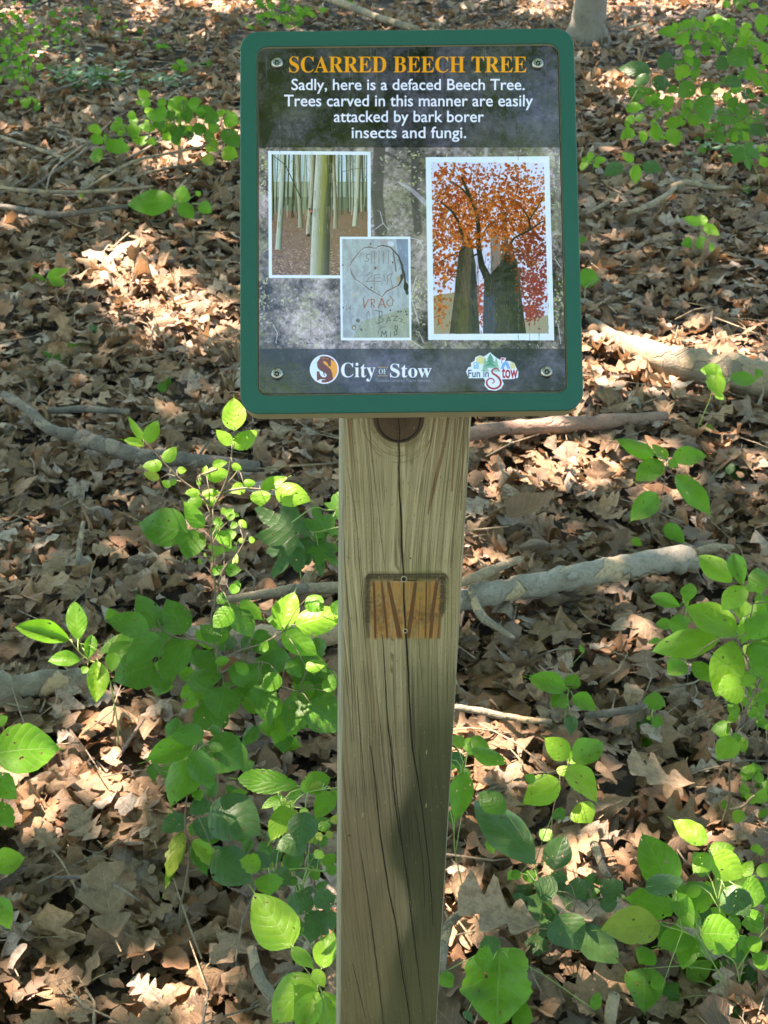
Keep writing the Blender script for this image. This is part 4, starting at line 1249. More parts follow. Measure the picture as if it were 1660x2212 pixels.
def build_sign():
    hw, hh = SIGN_W / 2, SIGN_H / 2
    root = empty('trail_sign', p_top + P_AX * (p_top.z / -P_AX.z), 'green framed scarred beech tree sign on its square weathered wooden post', 'sign')
    rm = root.matrix_basis.inverted()
    # green plastic
    m, nt, p = newmat('green_plastic')
    tc = node(nt, 'ShaderNodeTexCoord')
    n = noise_n(nt, tc.outputs['Object'], 900, 2)
    n2 = noise_n(nt, tc.outputs['Object'], 14, 4)
    c = mix_c(nt, n2, (.015, .085, .058, 1), (.020, .102, .070, 1))
    c = mix_c(nt, math_n(nt, 'MULTIPLY', ramp(nt, noise_n(nt, mapping(nt, tc.outputs['Object'], (1, .25, 1)), 260, 3), [(.74, (0, 0, 0)), (.78, (1, 1, 1))]), .5), c, (.20, .30, .24, 1))
    nt.links.new(c, p.inputs['Base Color'])
    p.inputs['Roughness'].default_value = 0.55
    p.inputs['Specular IOR Level'].default_value = 0.3
    nt.links.new(bump(nt, n, 0.35, 0.0004), p.inputs['Normal'])
    M_GREEN = m
    M_TAN = plain('tan_core_plastic', (.36, .295, .165, 1), 0.5, nscale=40, namp=0.08)
    r_out, r_in = 0.0125, 0.0075
    O = lambda d: rrect(-hw + d, hw - d, -hh + d, hh - d, r_out - d)
    I = lambda d: rrect(OX0 + d, OX1 - d, OY0 + d, OY1 - d, max(r_in - d, .001))
    V, F = loft([(I(0), -.0022), (I(0), -.0002), (I(-.0003), 0), (O(.0008), 0), (O(.0003), -.0003), (O(0), -.0008), (O(0), -.0022), (I(0), -.0022)])
    board = mesh_obj('sign_board', V, F, M_GREEN, root, False)
    board.matrix_parent_inverse = rm
    board.matrix_basis = S_MAT
    V, F = loft([(O(.0006), -.0222), (O(.0001), -.0216), (O(.0001), -.0024), (I(-.0006), -.00225), (I(.0003), -.0006), (I(.0009), -.0030)], True, True)
    core = mesh_obj('core', V, F, M_TAN, board, False)
    # print panel: slightly chamfered sheet
    im = paint_panel()
    m, nt, p = newmat('printed_sheet')
    ti = node(nt, 'ShaderNodeTexImage', interpolation='Cubic')
    ti.image = im
    nt.links.new(ti.outputs[0], p.inputs['Base Color'])
    p.inputs['Roughness'].default_value = 0.30
    p.inputs['Specular IOR Level'].default_value = 0.12
    p.inputs['Coat Weight'].default_value = 1.0
    p.inputs['Coat IOR'].default_value = 1.65
    p.inputs['Coat Roughness'].default_value = 0.06
    tc = node(nt, 'ShaderNodeTexCoord')
    nz = noise_n(nt, tc.outputs['Object'], 190, 4, .6, 0.5)
    nz2 = noise_n(nt, mapping(nt, tc.outputs['Object'], (1.6, .5, 1)), 30, 3)
    b = bump(nt, math_n(nt, 'ADD', nz, nz2), 0.30, 0.00022)
    nt.links.new(b, p.inputs['Normal'])
    nt.links.new(b, p.inputs['Coat Normal'])
    nt.links.new(math_n(nt, 'MULTIPLY_ADD', nz2, 0.2, 0.10), p.inputs['Roughness'])
    g = .0014
    V, F = loft([(rrect(OX0 + g, OX1 - g, OY0 + g, OY1 - g, .0055), -.0031), (rrect(OX0 + g, OX1 - g, OY0 + g, OY1 - g, .0055), -.0006), (rrect(OX0 + g + .0003, OX1 - g - .0003, OY0 + g + .0003, OY1 - g - .0003, .0052), -.0004)], True, True)
    uv = [((v[0] - OX0) / (OX1 - OX0), (v[1] - OY0) / (OY1 - OY0)) for v in V]
    pan = mesh_obj('print_panel', V, F, m, board, False, uv)
    # tamper proof button head screws
    M_SCREW = plain('screw_steel', (.34, .33, .28, 1), 0.32, metal=1.0, nscale=300, namp=0.2)
    M_HOLE = plain('screw_recess', (.015, .015, .014, 1), 0.6)
    def star(r, k=6, n=36):
        return [(r * (1 + .16 * math.cos(k * 2 * math.pi * i / n)) * math.cos(2 * math.pi * i / n), r * (1 + .16 * math.cos(k * 2 * math.pi * i / n)) * math.sin(2 * math.pi * i / n)) for i in range(n)]
    ci = lambda r, n=36: [(r * math.cos(2 * math.pi * i / n), r * math.sin(2 * math.pi * i / n)) for i in range(n)]
    for k, (x, y) in enumerate(((599, 137), (1162, 138.5), (599, 808), (1181, 804))):
        q = sgn([(x, y)])[0]
        rr = [(ci(.0042), -.0004), (ci(.0042), .0003), (ci(.0039), .0010), (ci(.0033), .0017), (ci(.0025), .0021), (star(.0017), .0022), (star(.0016), .0009), (ci(.0009), .0009), (ci(.00085), .0018), (ci(.0006), .0019)]
        V, F = loft(rr, True, True)
        nF = len(F)
        s = mesh_obj('screw', V, F, [M_SCREW, M_HOLE], board, True)
        for fi, pol in enumerate(s.data.polygons):
            if 36 * 5 <= fi < 36 * 7:
                pol.material_index = 1
        s.location = (q[0], q[1], 0)
        s.rotation_euler = (0, 0, k * .7)
    return root, rm

# ------------------------------------------------------------------ post
PW = 0.0915
p_top = ray(880, 905) * (FPX * PW / 281.0) + CAMP
p_bot = ray(838.5, 2212) * (FPX * PW / 214.0) + CAMP
P_AX = (p_bot - p_top).normalized()                    # down along the post
YAW = R(3.0)
P_EX = Vector((math.cos(YAW), math.sin(YAW), 0))
P_EX = (P_EX - P_AX * P_EX.dot(P_AX)).normalized()
P_N = P_EX.cross(P_AX)
if P_N.y > 0:
    P_N = -P_N
print('post axis', P_AX[:], 'normal', P_N[:], 'sign normal', S_EZ[:], SIGN_W, SIGN_H, 'top', p_top[:])

def pst(P):
    """picture -> (across from the left edge, down from the visible top) on the post's front face, metres"""
    q = plane_np(P, p_top, P_EX, P_AX, P_N)
    q[:, 0] += PW / 2
    return q

PL0, PL1 = -0.06, 0.70         # painted stretch

def sample(N, u, v):
    """bilinear lookup with wrap; u,v in noise pixels"""
    H, W = N.shape
    u = u % (W - 1); v = v % (H - 1)
    ui, vi = u.astype(int), v.astype(int)
    fu, fv = u - ui, v - vi
    return (N[vi, ui] * (1 - fu) + N[vi, ui + 1] * fu) * (1 - fv) + (N[vi + 1, ui] * (1 - fu) + N[vi + 1, ui + 1] * fu) * fv

def paint_post():
    W, H = 460, 3000
    def to_px(P):
        q = pst(P)
        return np.stack([q[:, 0] / PW * W, (q[:, 1] - PL0) / (PL1 - PL0) * H], -1)
    a = Art(W, H, to_px)
    a.scale = 1.75
    rn = np.random.default_rng(8)
    rg = random.Random(21)
    X, L = np.meshgrid((np.arange(W) + .5) / W * PW, PL0 + (np.arange(H) + .5) / H * (PL1 - PL0))
    kx, kl = pst([(862, 905)])[0]                # knot centre
    dx, dl = X - kx, np.maximum(L - kl + .012, 0)
    # rings bend round the knot and close up below it
    push = .021 * np.exp(-(dl / .085) ** 1.2)
    s = np.sign(dx) * np.maximum(np.abs(dx) - push * np.exp(-np.abs(dx) / .045), 0) + np.where(np.abs(dx) < push, dx * .15, 0)
    s = s - .055 * np.maximum(L - .12, 0) * 1.0 - .04 * np.maximum(L - .3, 0)
    wob = vnoise(H, W, 420, 60, rn) - .5
    s = s + wob * .0035
    N1 = rn.random((64, 900)).astype(np.float32)
    u = (s + .1)
    band = sample(N1, u * 2600, L * 18 + 3)
    band2 = sample(N1, u * 900 + 300, L * 9 + 20)
    fine = sample(N1, u * 7000 + 100, L * 60)
    fiber = fbm(H, W, 60, 1.6, 2, rn)
    base = np.array([152, 141, 110], np.float32)
    lite = np.array([180, 168, 136], np.float32)
    dark = np.array([104, 94, 66], np.float32)
    red = np.array([118, 86, 58], np.float32)
    A = base[None, None] + (lite - base) * sstep(band2, .35, .8)[..., None] * .8
    A += (dark - A) * (sstep(band, .60, .92) * .8)[..., None]
    A += (dark * .8 - A) * (sstep(fine, .74, .98) * .5)[..., None]
    A *= (0.90 + .2 * fiber)[..., None]
    A += (red - A) * (sstep(sample(N1, u * 420 + 77, L * 4), .72, .95) * .6)[..., None]
    # broad tones: darker down the post, greener and darker down the right, browner at the lower left
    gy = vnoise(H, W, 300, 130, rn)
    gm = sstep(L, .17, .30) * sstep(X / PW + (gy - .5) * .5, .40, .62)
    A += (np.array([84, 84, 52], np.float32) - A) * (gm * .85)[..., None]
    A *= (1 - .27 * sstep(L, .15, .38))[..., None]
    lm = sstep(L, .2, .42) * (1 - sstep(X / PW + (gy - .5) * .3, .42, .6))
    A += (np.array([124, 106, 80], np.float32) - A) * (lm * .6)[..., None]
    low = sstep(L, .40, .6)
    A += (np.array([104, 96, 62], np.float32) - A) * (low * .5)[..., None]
    st = np.exp(-((X / PW - .62 - (L - .3) * .1) / .045) ** 2) * sstep(L, .20, .25) * (1 - sstep(L, .34, .46)) * (.3 + gy) * (.35 + .9 * sstep(band, .25, .75)) * (.6 + .8 * fiber)
    A += (np.array([50, 44, 28], np.float32) - A) * np.clip(st * .85, 0, .7)[..., None]
    gs = np.exp(-((X / PW - .66) / .12) ** 2) * np.exp(-((L - .155) / .03) ** 2)
    A += (np.array([86, 100, 40], np.float32) - A) * np.clip(gs * .75, 0, .8)[..., None]
    sh = np.exp(-np.maximum(L, 0) / .012)
    A = np.clip(A, 0, 255) / 255
    a.A = A.astype(np.float32)
    hgt = (.5 - .35 * sstep(band, .6, .95) - .15 * sstep(fine, .75, 1) + .12 * fiber).astype(np.float32)
    hb = Art(W, H, to_px); hb.scale = a.scale
    hb.A = np.repeat(hgt[..., None], 3, 2)
    # knot
    for r, c, al in ((64, (118, 104, 76), .55), (55, (66, 52, 36), .95), (50, (84, 66, 46), .85), (26, (70, 56, 40), .6)):
        a.poly([(862 + r * math.cos(t), 903 + (r * .98) * math.sin(t)) for t in np.linspace(0, 6.283, 60)], c, al)
    kp = [(862 + 46 * math.cos(t), 905 + 47 * math.sin(t)) for t in np.linspace(-.1, 3.24, 40)]
    a.line(kp, 2.2, (30, 24, 18)); hb.line(kp, 2.4, (0, 0, 0))
    for k in range(60):
        t = rg.uniform(0.1, 3.0); r = rg.uniform(56, 84)
        P = [(862 + (r + (t2 - t) * 3) * math.cos(t2), 903 + r * 1.15 * math.sin(t2)) for t2 in np.linspace(t, t + rg.uniform(.15, .5), 8)]
        a.line(P, rg.uniform(.5, 1.5), (98, 86, 60), .5)
    # unweathered rectangle where a small plate sat
    bd = [(789, 1243), (795, 1239), (962, 1239), (968, 1246), (966, 1383), (793, 1383)]
    inn = [(800, 1258), (950, 1256), (955, 1300), (953, 1380), (800, 1381), (797, 1300)]
    mask = np.zeros((H, W), np.float32)
    for g_ in (0, 2, 4, 6, 8):                     # soft weathered rim
        mask += .2 * a.rectmask([(797 + g_, 1252 + g_), (954 - g_, 1250 + g_), (958 - g_, 1300), (955 - g_, 1381 - g_ * .7), (800 + g_, 1382 - g_ * .7), (795 + g_, 1300)])
    rim = [(798, 1376), (794, 1340), (793, 1290), (794, 1254), (802, 1245), (880, 1245), (950, 1244), (960, 1252), (960, 1290), (955, 1330)]
    for w_, al_ in ((22, .16), (16, .2), (11, .25), (6, .3)):
        a.line(rim, [w_ * f_ for f_ in (.3, .7, 1, 1, 1, .9, 1, 1.1, 1, .4)], (70, 60, 38), al_)
    wood = np.zeros_like(a.A)
    c1, c2 = np.array([164, 122, 68], np.float32) / 255, np.array([112, 78, 42], np.float32) / 255
    wood += c1 + (c2 - c1) * (sstep(band2, .5, .85) * .35)[..., None]
    edge = fbm(H, W, 30, 16, 4, rn)
    a.blend((slice(0, H), slice(0, W)), mask * (.55 + .4 * sstep(edge, .35, .55)), wood.astype(np.float32) * (.9 + .2 * fiber[..., None]))
    a.clip = mask
    for P, w in (([(824, 1250), (832, 1320), (838, 1385)], 5), ([(838, 1250), (850, 1310), (866, 1385)], [7, 9, 12]), ([(898, 1260), (890, 1320), (880, 1385)], [7, 9, 11]), ([(922, 1255), (919, 1385)], 3), ([(945, 1255), (935, 1320), (930, 1385)], 8), ([(808, 1255), (812, 1385)], 5), ([(957, 1255), (948, 1385)], 7)):
        a.line(P, w, (92, 62, 36), .85)
    for k in range(420):
        x, y = rg.gauss(905, 34), rg.gauss(1332, 12)
        if rg.random() < .45:
            x, y = rg.gauss(820, 12), rg.gauss(1325, 26)
        a.blob(x, y, rg.uniform(1, 5), rg.uniform(1, 5), rg.uniform(0, 3), (92, 68, 44), .16)
    a.clip = None
    for k in range(1500):
        e = rg.random()
        if e < .3: x, y = rg.gauss(796, 3.6), rg.uniform(1243, 1345)
        elif e < .7: x, y = rg.uniform(792, 966), rg.gauss(1247, 3.2)
        else: x, y = rg.gauss(956, 4), rg.uniform(1243, 1325)
        a.blob(x, y, rg.uniform(.6, 2.6), rg.uniform(.6, 3.2), 0, (62, 52, 34), .16, soft=.9)
    a.line([(790, 1250), (796, 1241), (962, 1240), (969, 1252)], 2.4, (52, 46, 28), .6); a.line([(968, 1250), (967, 1380)], 3, (120, 134, 60), .5); a.line([(789, 1255), (792, 1380)], 2, (96, 84, 50), .5)
    a.line([(850, 1253), (900, 1254)], 2.6, (54, 42, 26), .85)
    # long drying cracks
    cracks = [([(861, 905), (864, 930), (862, 955), (863, 985), (862, 1010), (863, 1060), (867, 1120), (868, 1180), (872, 1240), (873, 1300), (878, 1380), (882, 1450), (886, 1530), (890, 1600), (902, 1680), (914, 1760), (925, 1850), (931, 1920), (936, 2000)], 2.6, 1),
              ([(826, 1370), (832, 1450), (838, 1560), (847, 1640), (850, 1700), (862, 1790), (880, 1890), (890, 1960)], 2.0, 1),
              ([(801, 1610), (812, 1700), (822, 1800), (840, 1920), (856, 2000), (868, 2090), (882, 2180), (892, 2260)], 2.3, 1),
              ([(845, 1590), (858, 1720), (870, 1830), (880, 1900), (890, 1990), (900, 2080)], 1.6, .9),
              ([(780, 1840), (798, 1960), (810, 2050), (822, 2150), (832, 2240)], 1.7, .9),
              ([(882, 1930), (893, 2000), (902, 2080), (915, 2200)], 1.3, .8), ([(895, 1740), (905, 1800), (915, 1880), (918, 1960)], 1.3, .8),
              ([(771, 1480), (780, 1600), (790, 1720)], 1.2, .6), ([(752, 1010), (770, 1130), (778, 1240), (790, 1400)], 1.1, .55), ([(762, 2080), (790, 2200)], 1.3, .7),
              ([(908, 1290), (905, 1380), (915, 1500)], .9, .45), ([(742, 1150), (756, 1400), (764, 1600)], 1.2, .5), ([(860, 2000), (875, 2110), (890, 2220)], 1.2, .6),
              ([(812, 1480), (824, 1590), (832, 1680)], 1.0, .5), ([(905, 1620), (915, 1720)], 1.1, .5), ([(1000, 960), (985, 1100), (975, 1240)], .9, .4), ([(800, 960), (812, 1050), (824, 1160), (834, 1240)], .9, .45)]
    for P, w, al in cracks:
        sp = np.array(smooth_path([Vector((p[0], p[1], 0)) for p in P], 50))[:, :2]
        sp = sp + np.stack([np.array([rg.uniform(-.5, .5) for _ in sp]), 0 * sp[:, 0]], -1)
        ww = w * np.clip(np.sin(np.linspace(.12, 3.0, 50)) ** .5, .3, 1) * (1 + np.array([rg.uniform(-.25, .25) for _ in sp]))
        a.line(sp, ww * 2.6, (84, 74, 50), .28 * al); a.line(sp, ww, (20, 17, 12), al); hb.line(sp, ww * 1.2, (0, 0, 0), al)
    # red-brown bands of late wood at the upper right
    for P, w in (([(1003, 905), (1001, 960), (999, 1040), (996, 1100)], 3), ([(968, 905), (960, 960), (948, 1010), (936, 1060), (925, 1110)], [5, 7, 7, 8, 3]), ([(984, 905), (981, 980), (977, 1060)], 3.5), ([(940, 905), (930, 960), (915, 1010)], [3, 3, 1]), ([(1012, 905), (1010, 1000)], 3)):
        sp = np.array(smooth_path([Vector((p[0], p[1], 0)) for p in P], 20))[:, :2]
        a.line(sp, np.interp(np.linspace(0, 1, 20), np.linspace(0, 1, len(np.atleast_1d(w))), np.atleast_1d(w)), (112, 84, 60), .75)
    # screw holes
    for x, y, r in ((873, 1251, 5), (876, 1363, 3.6)):
        a.blob(x, y, r + 1.6, r + 1.6, 0, (206, 196, 166), .9); a.blob(x, y, r - .6, r - .6, 0, (14, 12, 10)); hb.blob(x, y, r, r, 0, (0, 0, 0))
    a.blob(887, 1206, 1.4, 1.4, 0, (30, 26, 20)); a.blob(755, 1805, 2.6, 3, 0, (74, 60, 40))
    for x, y in ((922, 1625), (921, 1740), (784, 1760)):
        a.blob(x, y, 1.6, 6, .1, (168, 150, 116), .8)
    for k in range(500):
        a.blob(rg.uniform(735, 1010), rg.uniform(920, 2260), rg.uniform(.4, 1.2), rg.uniform(.5, 2.4), 0, rg.choice([(70, 62, 40), (186, 176, 146)]), .45)
    a.A = a.A * np.array([.97, .925, .865], np.float32)
    ci, hi = a.image('post_face_colour'), hb.image('post_face_relief')
    hi.colorspace_settings.name = 'Non-Color'
    return ci, hi

def build_post(root, rm):
    ci, hi = paint_post()
    m, nt, p = newmat('weathered_post_face')
    t1 = node(nt, 'ShaderNodeTexImage', interpolation='Cubic'); t1.image = ci
    t2 = node(nt, 'ShaderNodeTexImage', interpolation='Cubic'); t2.image = hi
    nt.links.new(t1.outputs[0], p.inputs['Base Color'])
    p.inputs['Roughness'].default_value = .82
    p.inputs['Specular IOR Level'].default_value = .3
    nt.links.new(bump(nt, t2.outputs[0], 1.0, 0.0016), p.inputs['Normal'])
    m2, nt, p = newmat('weathered_post_side')
    tc = node(nt, 'ShaderNodeTexCoord')
    n = noise_n(nt, mapping(nt, tc.outputs['UV'], (26, 5, 1)), 3, 5)
    c = ramp(nt, n, [(.3, (.15, .135, .08)), (.6, (.26, .24, .155)), (.8, (.31, .29, .20))])
    nt.links.new(c, p.inputs['Base Color'])
    p.inputs['Roughness'].default_value = .85
    nt.links.new(bump(nt, n, .6, .003), p.inputs['Normal'])
    # prism along the axis: profile across/back, cut at the back of the sign board, down into the soil
    hb_, r = PW / 2, .0045
    prof = []
    for cx, cy, t0 in ((hb_ - r, -r, 0), (-hb_ + r, -r, 90), (-hb_ + r, -PW + r, 180), (hb_ - r, -PW + r, 270)):
        for k in range(6):
            t = R(t0 + 90 * k / 5)
            prof.append((cx + r * math.cos(t), cy + r * math.sin(t)))      # (across, towards reader)
    back = SIGN_C - S_EZ * .0223
    rows = []
    n = len(prof)
    V, U = [], []
    steps = [0.0] + list(np.linspace(.02, 1.0, 60))
    Lend = (p_top.z + .12) / -P_AX.z
    for j, f in enumerate(steps):
        for k, (x, y) in enumerate(prof):
            o = p_top + P_EX * x + P_N * y
            lt = (back - o).dot(S_EZ) / P_AX.dot(S_EZ)       # where this line meets the board's back
            l = lt + (Lend - lt) * f
            V.append(o + P_AX * l)
            U.append(((x + hb_) / PW, 1 - (l - PL0) / (PL1 - PL0)) )
    F, mi = [], []
    for j in range(len(steps) - 1):
        for k in range(n):
            k2 = (k + 1) % n
            F.append((j * n + k2, j * n + k, (j + 1) * n + k, (j + 1) * n + k2))
            # front face: from top right arris to top left arris
            mi.append(0 if 2 <= k <= 7 else 1)
    F.append(tuple(range(n))); mi.append(1)
    o = mesh_obj('post', V, F, [m, m2], root, True, U)
    o.matrix_parent_inverse = rm
    o.data.polygons.foreach_set('material_index', mi)
    return o

root, rm = build_sign()
POST = build_post(root, rm)
# ------------------------------------------------------------------ green plants
def lobes_maple(n=26):
    """maple blade outline as verts/faces fan with lv"""
    tips = [(-155, .50), (-135, .40), (-112, .74), (-98, .58), (-84, .52), (-66, .84), (-54, .92), (-42, .76), (-28, .52), (-16, .78), (0, 1.0), (16, .78), (28, .52), (42, .76), (54, .92), (66, .84), (84, .52), (98, .58), (112, .74), (135, .40), (155, .50)]
    V, L, F = [(0, .1, 0)], [(0, .1)], []
    pts = []
    for i, (a, r) in enumerate(tips):
        pts.append((a, r))
        if i < len(tips) - 1:
            a2, r2 = tips[i + 1]
            pts.append(((a + a2) / 2, (r + r2) / 2 * (.94 if i % 2 else 1.06)))
    for a, r in pts:
        t = R(a)
        x, y = .56 * r * math.sin(t), .1 + .9 * r * math.cos(t) * (1 if abs(a) < 90 else .8)
        V.append((x, y, -.10 * r * r + .03 * math.sin(a)))
        L.append((x * 1.6, y))
    for i in range(1, len(pts)):
        F.append((0, i, i + 1))
    return V, F, L

def green_templates():
    T = {}
    rg = random.Random(31)
    def mk(v, name):
        me = bpy.data.meshes.new('leaf_' + name)
        me.from_pydata(v[0], [], v[1])
        me.polygons.foreach_set('use_smooth', [True] * len(me.polygons))
        add_lv(me, np.concatenate([np.array(v[2], np.float32), np.zeros((len(v[2]), 1), np.float32)], 1))
        return me
    def variants(prof, name, n=4, **kw):
        out = []
        for k in range(n):
            c = (rg.uniform(-.5, .25), rg.uniform(-.55, .1))
            out.append(mk(leaf_ribbon(1.0, prof, 14, across=2, curl=c, fold=rg.uniform(.08, .34), twist=rg.uniform(-.5, .5), wav=rg.uniform(.006, .02), rng=rg, **kw), name))
        return out
    # widths here are 1.0 = full width when scaled: profiles normalised to half width .5
    def norm(p):
        m = max(p(i / 50) for i in range(51))
        return lambda t: p(t) / m * .5
    acc = norm(p_accum)
    T['O'] = variants(acc, 'pointed', 5, jag=.02)
    T['E'] = variants(norm(p_ellip), 'elliptic', 4)
    T['R'] = variants(norm(lambda t: .45 * math.sin(math.pi * min(1, t / .89) ** .84) ** .72 * (1 if t < .89 else 0) + .05 * max(0, 1 - t)), 'round', 4, jag=.03)
    T['X'] = variants(norm(lambda t: p_accum(t) * (1 + .10 * math.sin(t * 31))), 'ragged', 3, jag=.10)
    T['C'] = [mk(leaf_ribbon(1.0, norm(lambda t: .45 * math.sin(math.pi * min(1, t / .93) ** .9) ** .5 * (1 if t < .93 else 0) * (1 + .09 * math.sin(t * 13 + k)) + .02 * (1.05 - t)), 26, across=3, curl=(.25, -.2), fold=.12, twist=.3, wav=.045, jag=.05, rng=rg), 'crinkled') for k in range(2)]
    def ser(t):
        s = (t * 11) % 1
        return p_accum(t) * (1 + .14 * s)
    out = []
    for k in range(3):
        out.append(mk(leaf_ribbon(1.0, norm(ser), 33, across=1, curl=(-.3, -.2), fold=.2, twist=.2 * k, wav=.01, rng=rg, lobes=.25), 'serrated'))
    T['T'] = out
    T['M'] = [mk(lobes_maple(), 'maple')]
    return T

GT = green_templates()
MESH_CACHE = {}

def leaf_mesh(kind, k, colour):
    lst = GT[kind]
    key = (kind, k % len(lst), colour)
    if key not in MESH_CACHE:
        me = lst[k % len(lst)].copy()
        me.materials.clear()
        me.materials.append(GREENS[colour])
        MESH_CACHE[key] = me
    return MESH_CACHE[key]

PLANT_LEAVES = 0
def plant(name, label, cat, root_px, conv, leaves, stems=(), dflt='Om', stem_mat=None, stem_w=4, group=None, seed=1, Y=None, spread=.05, up=.55, fill=(), stem_dy=0.0):
    """root_px: where it stands (picture); leaves: (bx, by, tx, ty, w[, 'Kc']) in crop coordinates; stems: polylines in crop coordinates"""
    global PLANT_LEAVES
    rg = random.Random(seed)
    g = ground(*root_px)
    g.z = bumpiness(g.x, g.y)
    e = empty(name, g, label, cat, group)
    e.matrix_world = Matrix.Translation(g)
    inv = Matrix.Translation(-g)
    Y = g.y if Y is None else Y
    leaves = list(leaves)
    for cx, cy, rx, ry, nf, wf, cols in fill:              # smaller foliage filling the plant's inside
        for k in range(int(nf * 1.45)):
            a_, r_ = rg.uniform(0, 6.28), math.sqrt(rg.random())
            x_, y_ = cx + rx * r_ * math.cos(a_), cy + ry * r_ * math.sin(a_)
            b_ = rg.uniform(0, 6.28); l_ = wf * rg.uniform(.7, 1.25)
            leaves.append((x_, y_, x_ + l_ * math.cos(b_), y_ + l_ * math.sin(b_), l_ * rg.uniform(.5, .72), rg.choice('OOXR') + rg.choice(cols), .07))
    J = Join()
    spts = []
    for st in stems:
        P = [at_y(*conv(*p), Y + stem_dy) for p in st]
        if st is stems[0]:
            base = Vector((g.x, g.y, g.z - .02))
            if (P[-1] - base).length > .04:
                mid = (P[-1] + base) / 2 + Vector((rg.uniform(-.01, .01), 0, 0))
                P = P + [mid, base]
            else:
                P[-1] = base
        P = smooth_path(P, max(8, 5 * len(P)))
        d = (P[0] - CAMP).dot(FWD)
        r = stem_w * d / FPX / 2
        n = len(P)
        J.add(tube([inv @ p for p in P], [r * (.45 + .55 * i / (n - 1)) for i in range(n)], 7, rg, .06))
        spts += P
    for q in leaves:
        bx, by, tx, ty, w = q[:5]
        kc = q[5] if len(q) > 5 else dflt
        b, t = conv(bx, by), conv(tx, ty)
        px0, px1 = conv(0, 0), conv(1, 0)
        sc = px1[0] - px0[0]
        wpx = w * sc
        P0 = at_y(b[0], b[1], Y + rg.uniform(-spread, spread) + (q[6] if len(q) > 6 else 0))
        tocam = (CAMP - P0).normalized()
        n = (Vector((0, 0, up)) + tocam * .8 + Vector((rg.uniform(-.3, .3), rg.uniform(-.2, .2), rg.uniform(-.2, .2)))).normalized()
        P1 = hit(t[0], t[1], P0, n)
        if P1.z < .03:
            P1.z = .03
        ax = P1 - P0
        Ln = ax.length
        ax.normalize()
        side = ax.cross(n).normalized()
        n2 = side.cross(ax)
        # width so that the projected width is as in the picture
        a0 = project(P0); a1 = project(P0 + side * .01)
        dirx, diry = (t[0] - b[0]), (t[1] - b[1])
        dl = math.hypot(dirx, diry)
        perp = abs((a1[0] - a0[0]) * diry - (a1[1] - a0[1]) * dirx) / dl
        wid = wpx / max(perp, 1e-6) * .01
        wid = min(wid, Ln * 1.15)
        o = bpy.data.objects.new('leaf', leaf_mesh(kc[0], rg.randint(0, 9), kc[1]))
        m = Matrix((side * wid, ax * Ln, n2 * Ln)).transposed().to_4x4()
        m.translation = P0 - g
        o.matrix_local = m
        link(o, e)
        PLANT_LEAVES += 1
        if spts:
            # petiole: to the nearest stem point, else a short stalk
            s = min(spts, key=lambda v: (v - P0).length)
            if (s - P0).length < (.22 if len(q) < 7 else .07):
                rr = max(.0006, 1.6 * (P0 - CAMP).dot(FWD) / FPX / 2)
                md = (s + P0) / 2 + Vector((0, 0, .006))
                J.add(tube([inv @ s, inv @ md, inv @ (P0 + ax * Ln * .03)], [rr, rr, rr * .8], 5))
    if J.V:
        J.build('stem', stem_mat or M_STEM_G, e)
    return e

